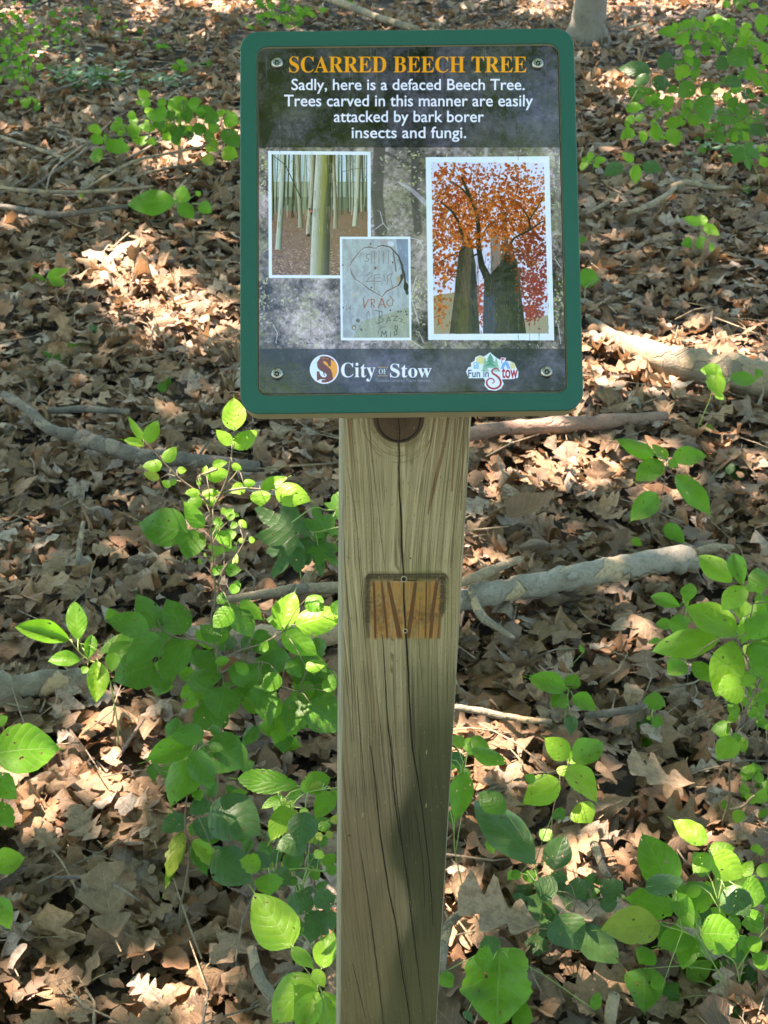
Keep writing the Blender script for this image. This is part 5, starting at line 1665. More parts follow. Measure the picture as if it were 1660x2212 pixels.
# --- bright topped shrub left of the post
SH = [(1125,440,1118,258,120,'Oy'),(1110,510,1022,425,60,'Oy'),(1118,520,1250,420,90,'Oy'),(700,500,765,375,75,'Oy'),(690,485,600,352,40,'Oy'),
(690,512,575,478,42,'Oy'),(785,590,855,507,65,'Oy'),(778,600,662,612,60,'Oy'),(765,672,672,640,45,'Oo'),(848,632,900,628,36,'Oy'),
(820,705,765,675,38,'Oy'),(815,690,850,680,34,'Ry'),(985,655,1120,635,78,'Oy'),(975,655,990,598,28,'Oy'),(1015,605,1100,590,42,'Oy'),(1110,600,1165,630,38,'Oy'),
(1172,708,1098,735,62,'Ry'),(1165,695,1235,682,44,'Oy'),(1248,718,1395,655,62,'Oy'),(1245,725,1250,808,98,'Ry'),(1315,722,1510,775,118,'Oy'),
(965,740,1068,735,45,'Oy'),(960,735,875,735,45,'Oy'),(968,765,880,805,62,'Om'),(975,775,1060,775,46,'Oy'),(945,690,962,660,22,'Ry'),(950,685,955,706,22,'Ry'),
(975,905,865,755,82,'Om'),(895,925,635,870,190,'Rd'),(940,915,885,1078,135,'Od'),(1020,870,1075,890,42,'Om'),(1040,925,1118,1015,66,'Om'),(1015,1120,1072,1090,52,'Om'),
(1080,1115,1166,1105,60,'Om'),(1100,1215,1160,1165,50,'Om'),(1120,1085,1135,1025,28,'Ry'),(1045,1100,1020,1140,40,'Om'),(1040,1230,1100,1260,60,'Od'),
(965,1080,945,1050,20,'Oy'),(985,1045,975,1020,14,'Oy'),(1140,965,1180,965,26,'Ry'),(1190,965,1225,960,34,'Ry'),(1130,985,1122,970,16,'Ry'),
(765,1385,645,1205,125,'Rd'),(880,1412,790,1230,150,'Rd'),(715,1400,495,1330,125,'Rd'),(770,1420,590,1565,135,'Rd'),(880,1430,765,1660,150,'Rd'),
(1110,1290,1012,1392,98,'Rm'),(1110,1295,1225,1432,115,'Rd'),(1150,1255,1268,1350,74,'Ry'),(1052,1440,950,1362,90,'Rd'),(1078,1452,1142,1455,58,'Rb'),(1150,1462,1210,1462,50,'Rb'),
(1060,1580,910,1490,120,'Rd'),(1215,1430,1290,1400,60,'Rd'),(1250,1500,1285,1440,45,'Rm'),(1345,1385,1418,1183,130,'Oy'),(1410,1370,1700,1290,140,'Oy'),(1470,1235,1560,1310,95,'Om'),
(1350,1390,1542,1530,125,'Om'),(1255,1545,1412,1520,135,'Rd'),(1460,1570,1578,1548,62,'Oy'),(1615,1650,1355,1590,150,'Rd'),(740,1560,520,1630,190,'Rd'),
(890,1650,1088,1600,115,'Od'),(1095,1580,1292,1640,130,'Rd'),(1030,1548,1112,1535,46,'Om'),(1185,1605,1120,1540,58,'Rm'),(1075,1665,1040,1845,185,'Od'),
(975,1740,1058,1905,175,'Od'),(1250,1650,1110,1620,150,'Rd'),(1240,1640,1300,1860,130,'Rd'),(1430,1700,1370,1900,112,'Rd'),(1480,1740,1650,1880,190,'Rd'),(790,1600,740,1720,100,'Rd'),
(1330,1600,1260,1700,90,'Rm'),(1560,1690,1600,1590,70,'Om'),(980,1660,930,1740,70,'Om'),(1600,1320,1640,1240,70,'Rd'),(700,1540,640,1500,60,'Rd')]
plant('leafy_shrub', 'tall leafy shrub left of the post with sunlit yellow green top leaves', 'shrub', (455, 1800), K4, SH,
      [[(1000, 722), (1005, 800), (1012, 950), (1025, 1100), (1030, 1250), (1012, 1340), (1040, 1500), (1050, 1700), (1060, 1900)],
       [(690, 490), (790, 600), (860, 670), (925, 720), (1003, 790)], [(1122, 440), (1108, 560), (1092, 650), (1062, 730), (1010, 830)], [(1320, 725), (1240, 720), (1160, 716), (1070, 735)], [(1140, 630), (1110, 670), (1064, 730)],
       [(1185, 930), (1165, 980), (1130, 1040), (1080, 1090), (1040, 1180)], [(770, 1390), (850, 1430), (930, 1440), (1040, 1480)], [(1360, 1400), (1250, 1460), (1130, 1500), (1050, 1560)], [(1255, 1545), (1140, 1560), (1060, 1600)], [(1430, 1690), (1240, 1640), (1070, 1680)], [(945, 690), (950, 660), (1000, 640), (1040, 625)]],
      stem_mat=M_STEM_B, stem_w=6, fill=[(1000,1500,560,230,30,125,'mdd'),(1350,1780,280,150,18,145,'mdd'),(1100,1000,80,220,14,50,'ym')], seed=3, up=.45)
# --- broad leaved seedling on a bare stem
plant('young_sapling', 'young sapling with a bare lower stem and broad drooping leaves, lower left', 'sapling', (386, 2045), K5,
[(980,262,795,285,112,'Od'),(925,325,662,410,128,'Om'),(925,355,800,655,170,'Om'),(925,345,1032,568,130,'Od'),(985,320,1185,430,215,'Rd'),(1010,600,1278,760,250,'Ob'),(1000,590,890,660,90,'Xb'),
 (895,672,750,740,105,'Xb'),(925,690,1075,778,105,'Xb'),(870,735,795,1000,92,'Xo'),(880,760,775,1055,60,'Od'),(925,778,1090,972,85,'Xy'),(915,800,1005,970,70,'Xd'),(1020,840,1240,1000,200,'Ob'),(940,540,960,600,60,'Om')],
      [[(930, 330), (905, 480), (885, 700), (905, 850), (885, 1000), (860, 1130), (857, 1285)], [(905, 480), (960, 280)], [(885, 690), (1010, 600)]], stem_mat=M_STEM_B, stem_w=6, fill=[(980,420,260,200,14,110,'mdd'),(1060,800,190,150,10,110,'bd')], seed=5)
# --- fresh spicebush like leaves at the left
plant('leafy_seedling', 'seedling with long smooth bright green leaves fanning out at the left', 'seedling', (250, 1640), K4,
[(335,1442,72,1378,108,'Em'),(375,1442,362,1243,104,'Em'),(420,1530,442,1415,64,'Em'),(385,1537,230,1535,78,'Em'),(478,1502,655,1410,84,'Em'),(500,1530,595,1510,62,'Ey'),(468,1540,462,1738,108,'Ey'),(420,1570,395,1600,40,'Em')],
      [[(335, 1442), (380, 1500), (430, 1540), (480, 1560), (520, 1620), (540, 1700)], [(375, 1442), (405, 1500), (430, 1540)]], stem_w=4, seed=6)
# --- toothed leaves beside the post
plant('toothed_seedling', 'seedling with toothed elm-like leaves against the left side of the post', 'seedling', (730, 1940), K5,
[(1430,522,1088,475,132,'Tm'),(1435,535,1600,470,120,'Tm'),(1335,580,1238,637,46,'Om'),(1398,583,1280,805,112,'Ty'),(1588,550,1500,700,100,'Om'),(1470,770,1300,830,120,'Ob'),(1460,640,1430,830,150,'Ob'),
 (1540,690,1570,750,60,'Om'),(1500,760,1460,800,40,'Oo'),(1520,740,1540,790,36,'Oo'),(1560,760,1600,740,40,'Oo'),(1500,740,1490,725,30,'Oy')],
      [[(1640, 525), (1500, 545), (1380, 580), (1335, 580)], [(1380, 585), (1420, 700), (1460, 800)]], stem_w=3.5, fill=[(1480,640,150,150,12,90,'mdo')], seed=7, Y=1.22)
plant('crumpled_seedling', 'small seedling with crinkled pale green leaves among dark ones near the post', 'seedling', (640, 2010), K5,
[(1245,915,1130,870,105,'Xy'),(1275,900,1315,888,55,'Xy'),(1290,938,1285,1062,140,'Xm'),(1300,900,1180,830,80,'Xb'),(1310,930,1400,1000,110,'Xb'),(1480,900,1540,830,75,'Xm'),(1490,920,1530,980,60,'Om'),(1370,920,1460,800,100,'Od'),(1560,930,1620,900,60,'Om'),(1540,830,1505,870,70,'Rm')],
      [[(1250, 915), (1330, 925), (1430, 915), (1480, 920), (1450, 1000)], [(1430, 915), (1560, 930)]], stem_w=3.5, fill=[(1380,860,230,140,14,80,'mdb')], seed=8, Y=1.3)
plant('three_leaf_seedling', 'dark three leaved seedling tucked against the left side of the post', 'seedling', (700, 2080), K5,
[(1500,1098,1345,1050,125,'Xb'),(1502,1085,1625,1040,115,'Xb'),(1520,1110,1478,1295,120,'Xb'),(1560,1110,1600,1230,80,'Xb')],
      [[(1510, 1100), (1530, 1180), (1540, 1300)]], stem_w=3, fill=[(1480,1130,140,130,9,90,'db')], seed=9, Y=1.28)
plant('bright_seedling', 'bright green broad leaved seedling at the foot of the post on the left', 'seedling', (720, 2240), K5,
[(1395,1290,1190,985,235,'Oy'),(1395,1290,1518,1402,78,'Oy'),(1540,1392,1600,1185,112,'Oy'),(1500,1398,1562,1495,66,'Oy'),(1492,1428,1272,1690,215,'Oy'),(1520,1500,1440,1720,130,'Ey'),(1545,1500,1600,1700,150,'Ey')],
      [[(1395, 1290), (1450, 1380), (1520, 1470), (1560, 1560), (1570, 1700)], [(1540, 1392), (1520, 1440)]], stem_w=4, seed=10, Y=1.12)
# --- leaves entering at the left edge
plant('broad_leaved_plant', 'plant with wide rounded leaves entering at the left edge', 'plant', (-60, 2100), K5,
[(-30,360,318,325,245,'Rm'),(-40,470,85,585,130,'Rm'),(-20,600,78,735,110,'Xm'),(-30,900,142,855,130,'Oy'),(-30,1060,64,1225,120,'Om'),(-30,220,50,180,60,'Om')],
      [[(-40, 360), (-60, 600), (-80, 900), (-60, 1300)]], stem_w=5, fill=[(0,500,70,200,6,110,'m')], seed=11, Y=1.42)
# --- maple seedling behind the shrub
plant('maple_seedling', 'low dark maple seedling with lobed leaves close behind the shrub left of the post', 'seedling', (640, 1250), K4,
[(1430,940,1215,800,280,'Mb'),(1560,930,1500,790,240,'Md'),(1420,960,1300,1140,270,'Mb'),(1520,990,1620,1080,170,'Md'),(1500,960,1540,1130,200,'Mb'),(1600,820,1700,740,150,'Md')],
      [[(1300, 950), (1430, 935), (1520, 925), (1640, 915)], [(1640, 820), (1560, 820), (1500, 810), (1395, 880)], [(1420, 940), (1430, 1060), (1440, 1150)]], stem_w=3, seed=12, Y=1.95, spread=.02)
# --- right of the post
plant('green_seedling', 'seedling with six pale pointed leaves right of the post, lower right centre', 'seedling', (1200, 1880), K8,
[(700,388,568,278,112,'Oy'),(720,402,892,293,135,'Om'),(692,410,795,350,62,'Oy'),(655,470,702,420,62,'Oy'),(655,490,463,622,150,'Oy'),(700,430,856,622,125,'Oy'),(740,610,825,708,130,'Oy'),(615,780,555,725,66,'Om'),(540,500,480,470,50,'Om')],
      [[(705, 405), (680, 480), (630, 620), (620, 760), (640, 900)], [(690, 470), (740, 610)]], stem_mat=M_STEM_B, stem_w=3.5, seed=13)
plant('long_leaved_plant', 'plant with one long narrow dark green leaf right of the post', 'plant', (1130, 1990), K8,
[(540,892,248,560,200,'Eb'),(400,650,270,545,120,'Ed'),(622,925,688,733,145,'Ob'),(500,930,530,1000,70,'Om'),(470,940,410,960,50,'Om'),(630,640,690,690,70,'Od')],
      [[(540, 895), (560, 1000), (570, 1120)], [(622, 925), (600, 1000), (575, 1060)]], stem_w=4, fill=[(420,820,150,120,4,80,'md')], seed=14, Y=1.38)
plant('green_seedling', 'pair of pale leaves and one hanging dark leaf touching the right side of the post', 'seedling', (1010, 1900), K8,
[(215,320,335,335,100,'Om'),(235,345,432,422,85,'Ym'.replace('Y','O')),(150,330,195,268,80,'Oy'),(130,400,208,370,72,'Ob'),(200,458,150,722,120,'Om'),(130,640,160,720,60,'Od')],
      [[(230, 330), (190, 430), (160, 600), (150, 800)]], stem_w=3.5, fill=[(180,480,60,190,7,80,'md')], seed=15, Y=1.40)
plant('leafy_shrub', 'dense low shrub with puckered bright and yellow green leaves at lower right', 'shrub', (1560, 2290), K8,
[(1205,1022,1032,712,200,'Om'),(1365,802,1178,670,108,'Oy'),(1378,842,1518,815,95,'Oy'),(1385,850,1288,955,100,'Oy'),(1215,1110,940,1050,165,'Xm'),(1255,1080,1425,1000,165,'Om'),(1212,1040,1312,1232,100,'Om'),
 (1140,1190,808,1218,190,'Oo'),(1292,1245,1100,1300,135,'Om'),(1295,1250,1240,1432,115,'Om'),(1338,1230,1565,1240,200,'Om'),(1270,1450,1400,1410,105,'Oy'),(1500,1430,1412,1370,110,'Om'),(1450,1010,1585,1160,150,'Ob'),
 (1530,1020,1665,1060,150,'Om'),(1570,1180,1640,1130,110,'Om'),(1500,1450,1695,1545,165,'Od'),(1060,1395,1060,1680,190,'Om'),(1150,1560,1222,1530,110,'Od'),(1150,1500,1100,1420,70,'Om'),(1385,860,1560,980,150,'Oy'),
 (1540,960,1590,870,66,'Oy'),(1620,960,1660,880,70,'Oy'),(1480,1640,1560,1610,80,'Rm'),(1620,1600,1680,1640,90,'Rm'),(1380,1230,1470,1260,60,'Oy'),(1070,1010,1290,960,110,'Ob'),(1320,1130,1400,1180,110,'Ob'),(1100,1310,1030,1380,120,'Om'),(1560,1300,1640,1250,90,'Om'),(1590,1380,1680,1330,100,'Om')],
      [[(1145, 1190), (1290, 1240), (1440, 1330), (1510, 1400), (1515, 1620)], [(1205, 1022), (1270, 1150), (1330, 1260), (1430, 1440), (1500, 1620)], [(1660, 1200), (1580, 1300), (1515, 1400)], [(1370, 830), (1400, 900), (1420, 1100), (1440, 1330)]], stem_w=4, fill=[(1380,1130,290,210,26,130,'ymmd'),(1500,1450,200,150,14,130,'md')], seed=16, Y=1.30)
plant('dark_seedling', 'dark blue green crinkled seedling between the post and the bright lower right shrub', 'seedling', (1255, 2180), K8,
[(645,1030,520,985,125,'Rb'),(740,1070,742,938,125,'Xb'),(860,1050,975,965,125,'Xb'),(645,1165,472,1040,150,'Xb'),(640,1150,772,1335,195,'Ob'),(600,1300,468,1285,110,'Xb'),(790,1130,860,1080,80,'Xb'),(760,1195,970,1400,165,'Ob'),
 (850,1100,950,1080,85,'Ob'),(700,1120,660,1050,80,'Xb'),(620,1240,560,1180,100,'Xb'),(720,1200,790,1150,70,'Xb')],
      [[(640, 1150), (700, 1200), (740, 1300), (760, 1420)], [(740, 1070), (720, 1140), (700, 1200)], [(860, 1050), (790, 1130), (720, 1200)]], stem_mat=M_STEM_B, stem_w=3.5, fill=[(700,1130,220,170,20,95,'bbd')], seed=17, Y=1.40)
plant('broad_leaved_plant', 'single very broad crinkled green leaf at the bottom right of the post', 'plant', (1080, 2330), K8,
[(370,1300,350,1690,330,'Cm'),(340,1330,290,1230,130,'Xb'),(430,1620,545,1650,160,'Om'),(340,1360,230,1345,140,'Xm'),(420,1370,500,1310,110,'Xm'),(90,1420,150,1500,80,'Om'),(820,1600,850,1500,60,'Om'),(200,1640,240,1610,70,'Ob')],
      [[(366, 1312), (370, 1500), (380, 1700)]], stem_dy=.07, stem_w=6, seed=18, Y=1.16)
plant('green_seedling', 'small seedling just beyond the split dark stick right of the post', 'seedling', (1225, 1600), K8,
[(690,62,478,-8,105,'Om'),(702,52,748,-25,84,'Om'),(690,82,610,152,92,'Om'),(720,92,852,168,84,'Om'),(710,185,712,292,66,'Ob'),(700,60,640,0,50,'Oy')],
      [[(700, 70), (690, 140), (680, 220), (690, 300)]], stem_w=3, seed=19)
plant('green_seedling', 'little two leaved seedling standing right of the split dark stick', 'seedling', (1405, 1600), K8,
[(1105,158,1122,48,104,'Om'),(1100,198,1018,312,112,'Om'),(1102,200,1160,235,62,'Om'),(1095,195,1070,200,24,'Oy'),(1090,350,1110,360,30,'Om')],
      [[(1106, 155), (1100, 200), (1096, 260), (1100, 330)]], stem_w=3, seed=20)
plant('thin_shrub', 'thin upright shrub stem with small leaves near the right edge', 'shrub', (1570, 1800), K8,
[(1545,42,1398,70,150,'Oy'),(1500,135,1460,105,62,'Od'),(1570,165,1615,185,70,'Om'),(1480,240,1368,255,84,'Om'),(1500,290,1400,412,118,'Oy'),(1508,290,1556,372,72,'Oy'),(1480,300,1540,280,50,'Om'),(1590,480,1520,430,84,'Om'),(1480,620,1422,610,64,'Oy'),
 (1530,640,1500,715,66,'Oy'),(1600,560,1665,600,96,'Oy'),(1560,600,1600,560,66,'Oy'),(1620,640,1660,680,70,'Oy'),(1640,540,1690,500,70,'Om'),(1620,10,1700,30,110,'Om'),(1610,90,1670,130,70,'Om'),(1520,180,1470,170,44,'Om'),(1600,150,1640,200,50,'Om'),(1580,40,1540,-20,90,'Oy'),(1630,0,1600,-60,80,'Om')],
      [[(1640, -40), (1600, 60), (1530, 200), (1490, 330), (1475, 480), (1470, 600), (1440, 700), (1442, 760)], [(1660, 640), (1600, 570), (1540, 620), (1470, 640)]], stem_mat=M_STEM_B, stem_w=7, fill=[(1560,110,90,120,12,70,'ym'),(1600,560,70,140,12,64,'ym')], seed=21)
plant('leafy_shrub', 'shrub with large smooth oval yellow green leaves at the right edge', 'shrub', (1640, 1650), K7,
[(1475,1135,1303,985,125,'Ey'),(1530,1155,1478,990,100,'Em'),(1560,1160,1420,1272,115,'Ey'),(1650,1300,1558,1262,120,'Ey'),(1620,1200,1600,1050,110,'Em'),(1520,1425,1248,1250,160,'Ey'),(1412,1425,1065,1468,158,'Ey'),
 (1490,1435,1400,1720,185,'Ey'),(1520,1400,1575,1360,60,'Em'),(1240,1555,1145,1610,110,'Em'),(1268,1550,1372,1645,90,'Em'),(1570,1440,1650,1530,130,'Em'),(1580,1560,1680,1480,140,'Em'),(1540,1330,1660,1400,130,'Em'),(1600,1340,1660,1290,80,'Em'),(1620,1650,1690,1590,110,'Ey'),(1560,1620,1620,1600,60,'Em'),(1590,1190,1560,1140,60,'Em')],
      [[(1480, 1135), (1530, 1160), (1580, 1250), (1540, 1400), (1500, 1430), (1560, 1560), (1600, 1700)], [(1410, 1425), (1500, 1425)], [(1660, 1240), (1580, 1250)]], stem_mat=M_STEM_B, stem_w=4, fill=[(1560,1450,130,280,18,110,'ym')], seed=22, Y=1.75)
plant('green_seedling', 'small seedling left of the large smooth oval leaves, below the pale log', 'seedling', (1480, 1480), K7,
[(1208,1262,1053,1205,78,'Em'),(1250,1235,1256,1140,88,'Em'),(1242,1270,1228,1200,34,'Ey'),(1172,1362,1082,1350,62,'Em'),(1215,1300,1190,1400,100,'Em'),(1270,1340,1200,1330,40,'Em'),(1110,1430,1040,1445,34,'Em')],
      [[(1240, 1245), (1235, 1320), (1225, 1400), (1230, 1480)], [(1235, 1350), (1172, 1362)]], stem_w=2.5, seed=23)
plant('green_seedling', 'seedling with drooping pointed leaves standing behind the pale log', 'seedling', (1400, 1195), K7,
[(1078,490,848,390,84,'Om'),(1142,512,1050,418,58,'Oy'),(1170,500,1372,490,100,'Om'),(1122,522,958,637,118,'Om'),(1092,690,933,850,125,'Om'),(1185,590,1388,822,118,'Om'),(1150,520,1205,550,54,'Om'),(1130,845,1248,952,84,'Om'),(960,920,1022,955,46,'Oy')],
      [[(1140, 520), (1115, 700), (1085, 800), (1045, 970), (1045, 990)], [(1115, 690), (1092, 690)]], stem_mat=M_STEM_B, stem_w=3, seed=24)
plant('green_seedling', 'tall thin seedling with three leaves in the sunny litter at right', 'seedling', (1492, 965), K7,
[(1395,60,1298,50,60,'Om'),(1375,50,1420,208,100,'Oy'),(1340,30,1440,90,80,'Oy'),(1465,100,1618,105,78,'Om'),(1390,170,1440,210,40,'Oy'),(1330,345,1400,368,36,'Oy')],
      [[(1375, 100), (1365, 190), (1320, 300), (1280, 400), (1265, 450)], [(1378, 180), (1465, 100)]], stem_w=3, seed=25)
plant('oak_seedling', 'tiny blue green lobed seedling in the litter near the right edge', 'seedling', (1575, 1040), K7,
[(1440,610,1400,520,120,'Xb'),(1450,600,1560,525,120,'Xb'),(1440,600,1440,640,60,'Xb'),(1455,585,1480,515,50,'Xb')],
      [[(1445, 600), (1447, 640)]], stem_w=2, seed=26)
plant('green_seedling', 'two pointed leaves low in the litter right of the post, under the pale log', 'seedling', (1225, 1500), K7,
[(580,1655,408,1608,66,'Om'),(600,1665,692,1598,80,'Om'),(715,1500,690,1450,26,'Om'),(590,1660,560,1700,40,'Om')],
      [[(590, 1655), (595, 1700)]], stem_w=2.5, seed=27)
# --- background right
plant('leafy_shrub', 'spreading shrub with layered leafy branches at the upper right', 'shrub', (1740, 560), K6,
[(960,240,788,235,90,'Rm'),(1040,265,922,325,95,'Rm'),(950,212,1062,180,72,'Rm'),(1050,215,1165,165,95,'Rm'),(1230,200,1352,175,108,'Rm'),(1150,262,1275,322,88,'Rm'),(1130,250,1058,290,62,'Rm'),(1530,180,1642,150,140,'Rm'),
 (752,535,475,490,125,'Rb'),(868,520,866,362,140,'Rb'),(745,565,608,640,88,'Rb'),(850,565,800,690,135,'Rb'),(700,650,640,742,105,'Rd'),(950,512,1062,560,115,'Ry'),(1060,520,1128,560,80,'Rm'),(1085,635,938,720,135,'Rd'),(1130,640,1272,655,95,'Rd'),
 (1140,710,1180,925,160,'Rd'),(742,770,862,770,78,'Rd'),(572,800,705,800,84,'Rm'),(1012,850,1030,790,84,'Rm'),(632,975,520,1035,90,'Rm'),(690,975,705,1078,68,'Rm'),(790,935,805,1075,105,'Om'),(910,960,945,1112,130,'Om'),(860,930,1010,905,90,'Rm'),(1020,880,1175,900,95,'Rm'),
 (1330,440,1228,520,110,'Rb'),(1290,330,1390,300,120,'Rb'),(1330,395,1505,480,160,'Rd'),(1450,560,1570,520,115,'Rm'),(1540,560,1625,650,110,'Rm'),(1310,590,1445,640,96,'Rb'),(1430,690,1535,720,88,'Rb'),(1250,820,1405,930,125,'Rd'),(1370,790,1510,850,110,'Rd'),(1510,920,1625,1020,96,'Rb'),(1415,900,1485,965,66,'Rm'),
 (600,650,680,760,90,'Rd'),(1560,380,1640,320,110,'Rm'),(1480,300,1380,340,80,'Rm'),(1600,420,1660,480,90,'Ry'),(1200,360,1120,330,80,'Rd'),(1000,370,1080,350,70,'Rd'),(860,720,920,800,90,'Rm'),(650,860,700,900,90,'Rm'),(780,850,850,860,90,'Rm'),(1560,760,1650,780,110,'Rb'),(1300,1000,1220,1060,110,'Rd'),(1420,960,1340,1060,110,'Rd')],
      [[(960, 240), (1150, 230), (1330, 330), (1500, 500), (1700, 800), (1860, 1300), (1900, 1700)], [(760, 540), (940, 560), (1110, 600), (1320, 640), (1560, 760), (1750, 900)], [(640, 990), (760, 930), (930, 860), (1110, 840), (1350, 860), (1600, 900), (1800, 1000)], [(1540, 180), (1640, 420), (1760, 700)]], stem_mat=M_STEM_B, stem_w=3, fill=[(1300,600,360,420,46,95,'mmddy'),(800,850,260,180,16,80,'mmd'),(1150,220,260,80,14,80,'my')], seed=28, Y=3.3, spread=.18)
plant('maple_seedling', 'lone maple seedling at the right edge below the layered shrub', 'seedling', (1640, 420), K6,
[(1440,1090,1500,1260,260,'Md'),(1380,1110,1310,1130,130,'Md'),(1560,1110,1640,1090,80,'My'),(1570,1230,1650,1180,90,'Oy')], [[(1440, 1090), (1500, 1180), (1560, 1330)]], stem_w=2.5, seed=29, spread=.02)
plant('green_seedling', 'seedling with two dark side leaves and a bright middle leaf right of the sign', 'seedling', (1375, 425), K6,
[(545,1235,380,1320,112,'Ob'),(622,1210,528,1128,66,'Oy'),(640,1228,642,1388,92,'Oy'),(690,1235,865,1280,105,'Ob'),(640,1400,692,1512,100,'Ob'),(450,1490,470,1550,90,'Ob'),(560,1450,540,1490,60,'Ob')], [[(625, 1220), (610, 1320), (600, 1440)]], stem_w=3, seed=30)
plant('green_seedling', 'small bright seedling peeking out at the right edge of the sign', 'seedling', (1275, 385), K6,
[(325,1195,215,1185,64,'Oy'),(325,1180,275,1128,56,'Oy'),(330,1198,438,1195,56,'Oy'),(330,1215,372,1258,44,'Oy'),(270,1210,230,1290,60,'Oy')], [[(325, 1200), (320, 1280)]], stem_w=2.5, seed=31)
plant('green_seedling', 'fresh five leaved seedling alone in the litter at upper right', 'seedling', (1520, 575), K6,
[(1130,1675,978,1618,74,'Oy'),(1130,1690,1132,1585,96,'Oy'),(1150,1685,1282,1768,84,'Oy'),(1065,1810,972,1818,84,'Rm'),(1140,1860,1130,1750,98,'Rm'),(1150,1840,1262,1882,66,'Om')], [[(1132, 1690), (1125, 1800), (1135, 1960)]], stem_w=3, seed=32)
plant('green_seedling', 'very small pale seedling beside the bleached branch near the right edge', 'seedling', (1614, 425), K6,
[(1470,1420,1415,1400,46,'Oy'),(1470,1410,1440,1365,34,'Oy'),(1475,1425,1530,1420,44,'Oy'),(1470,1430,1460,1465,38,'Oy'),(1478,1430,1505,1460,34,'Oy')], [[(1470, 1420), (1472, 1470)]], stem_w=2, seed=33)
plant('green_seedling', 'single rounded leaf half hidden behind the right edge of the sign', 'seedling', (1275, 650), K6,
[(215,2060,385,2090,150,'Rm'),(225,1780,275,1800,70,'Rd')], [[(215, 2060), (230, 2260)]], stem_w=2.5, seed=34)
# --- background left
plant('green_seedling', 'plant with one very large oval leaf left of the sign', 'seedling', (420, 500), K3,
[(1112,1272,803,1268,170,'Em'),(1100,1225,1215,1250,118,'Rm'),(1140,1285,1235,1392,98,'Rm'),(1262,1290,1345,1345,84,'Rm'),(1240,1230,1275,1215,40,'Ry')], [[(1110, 1260), (1160, 1290), (1190, 1330), (1240, 1460)]], stem_w=3, seed=35)
plant('leafy_shrub', 'low shrub with many oval leaves touching the left side of the sign', 'shrub', (500, 400), K3,
[(1190,690,1062,612,100,'Rm'),(1225,690,1245,595,80,'Rm'),(1240,715,1372,695,95,'Rd'),(1225,735,1140,720,96,'Rd'),(1060,720,905,730,90,'Rm'),(1000,690,1060,720,70,'Rm'),(770,800,685,800,82,'Rm'),(560,795,650,840,62,'Ry'),(575,860,660,905,72,'Rm'),(665,930,845,930,95,'Rm'),
 (655,985,555,990,96,'Rm'),(800,835,905,810,92,'Rm'),(870,580,965,610,62,'Ry'),(1290,850,1372,880,88,'Rd'),(1310,910,1390,945,90,'Ry'),(1405,960,1515,985,110,'Ry'),(1360,1010,1262,1015,80,'Oo'),(1400,880,1520,830,110,'Rd'),(1040,760,960,800,80,'Rd'),(1100,820,1190,850,90,'Rd'),(1240,780,1280,870,90,'Rd'),
 (1420,740,1520,780,110,'Rm'),(900,640,960,660,66,'Rm'),(900,660,870,620,50,'Ry'),(1150,640,1200,700,80,'Rm'),(1180,870,1240,850,80,'Ob'),(1060,700,1100,760,80,'Rd'),(1440,860,1520,930,90,'Rd'),(1000,640,1060,660,60,'Rm'),(860,720,800,740,60,'Rm'),(1300,730,1400,760,90,'Rd'),(940,880,1000,910,60,'Rm')],
      [[(560, 800), (700, 840), (900, 760), (1080, 750), (1230, 740), (1400, 800), (1500, 900), (1520, 1140)], [(1230, 740), (1300, 880), (1400, 960)], [(870, 590), (900, 700), (960, 780)]], stem_mat=M_STEM_B, stem_w=2.5, fill=[(1180,760,330,130,26,80,'mddy'),(760,860,200,90,10,70,'m')], seed=36, spread=.10)
plant('green_seedling', 'small four leaved seedling alone in the litter at far left', 'seedling', (100, 625), K3,
[(285,1768,160,1825,84,'Om'),(300,1757,458,1695,68,'Oy'),(310,1762,438,1838,72,'Oy'),(290,1790,322,1832,46,'Om')], [[(295, 1765), (290, 1830)]], stem_w=2.5, seed=37)
plant('green_seedling', 'bright three leaved seedling left of the large oval leaf', 'seedling', (176, 445), K3,
[(520,1275,445,1292,66,'Oy'),(522,1255,492,1228,44,'Oy'),(530,1258,598,1250,42,'Oy')], [[(520, 1265), (518, 1300)]], stem_w=2, seed=38)
plant('green_seedling', 'light green seedling high on the left among brown leaves', 'seedling', (70, 245), K3,
[(195,655,120,630,72,'Oy'),(195,640,205,605,60,'Oy'),(200,655,275,660,70,'Om'),(215,670,265,705,50,'Om')], [[(198, 655), (200, 715)]], stem_w=2, seed=39)
plant('green_seedling', 'seedling of three small leaves between the low shrub and the sign top', 'seedling', (388, 165), K3,
[(1130,420,1085,440,60,'Om'),(1135,410,1160,370,60,'Om'),(1140,420,1195,440,60,'Om'),(1310,400,1345,395,50,'Od'),(1320,420,1310,400,40,'Od')], [[(1135, 420), (1135, 480)]], stem_w=2, seed=40)
plant('green_seedling', 'single upright green leaf in the litter below the sunny patch', 'seedling', (352, 852), K4,
[(770,255,815,160,66,'Om'),(775,258,790,200,40,'Om')], [[(772, 255), (770, 275)]], stem_w=2, seed=41, up=.2)
plant('green_seedling', 'flat dark green leaf on the litter left of centre, below the brush', 'seedling', (150, 778), K4,
[(310,95,190,95,60,'Od'),(300,100,425,75,64,'Od'),(310,100,270,125,40,'Od')], [[(305, 98), (306, 110)]], stem_w=2, seed=42, up=1.2)
plant('green_seedling', 'small dark green leaf near the little grey twig at left', 'seedling', (193, 1232), K4,
[(440,1115,400,1080,50,'Od'),(425,1120,395,1110,40,'Om')], [[(435, 1110), (437, 1125)]], stem_w=2, seed=43)
plant('green_seedling', 'curled grey green leaf lying in the pink sunlit litter', 'seedling', (210, 735), K3,
[(560,2100,652,2140,76,'Xb'),(570,2110,600,2180,50,'Xb')], [[(575, 2100), (580, 2150)]], stem_w=2, seed=44, up=.9)

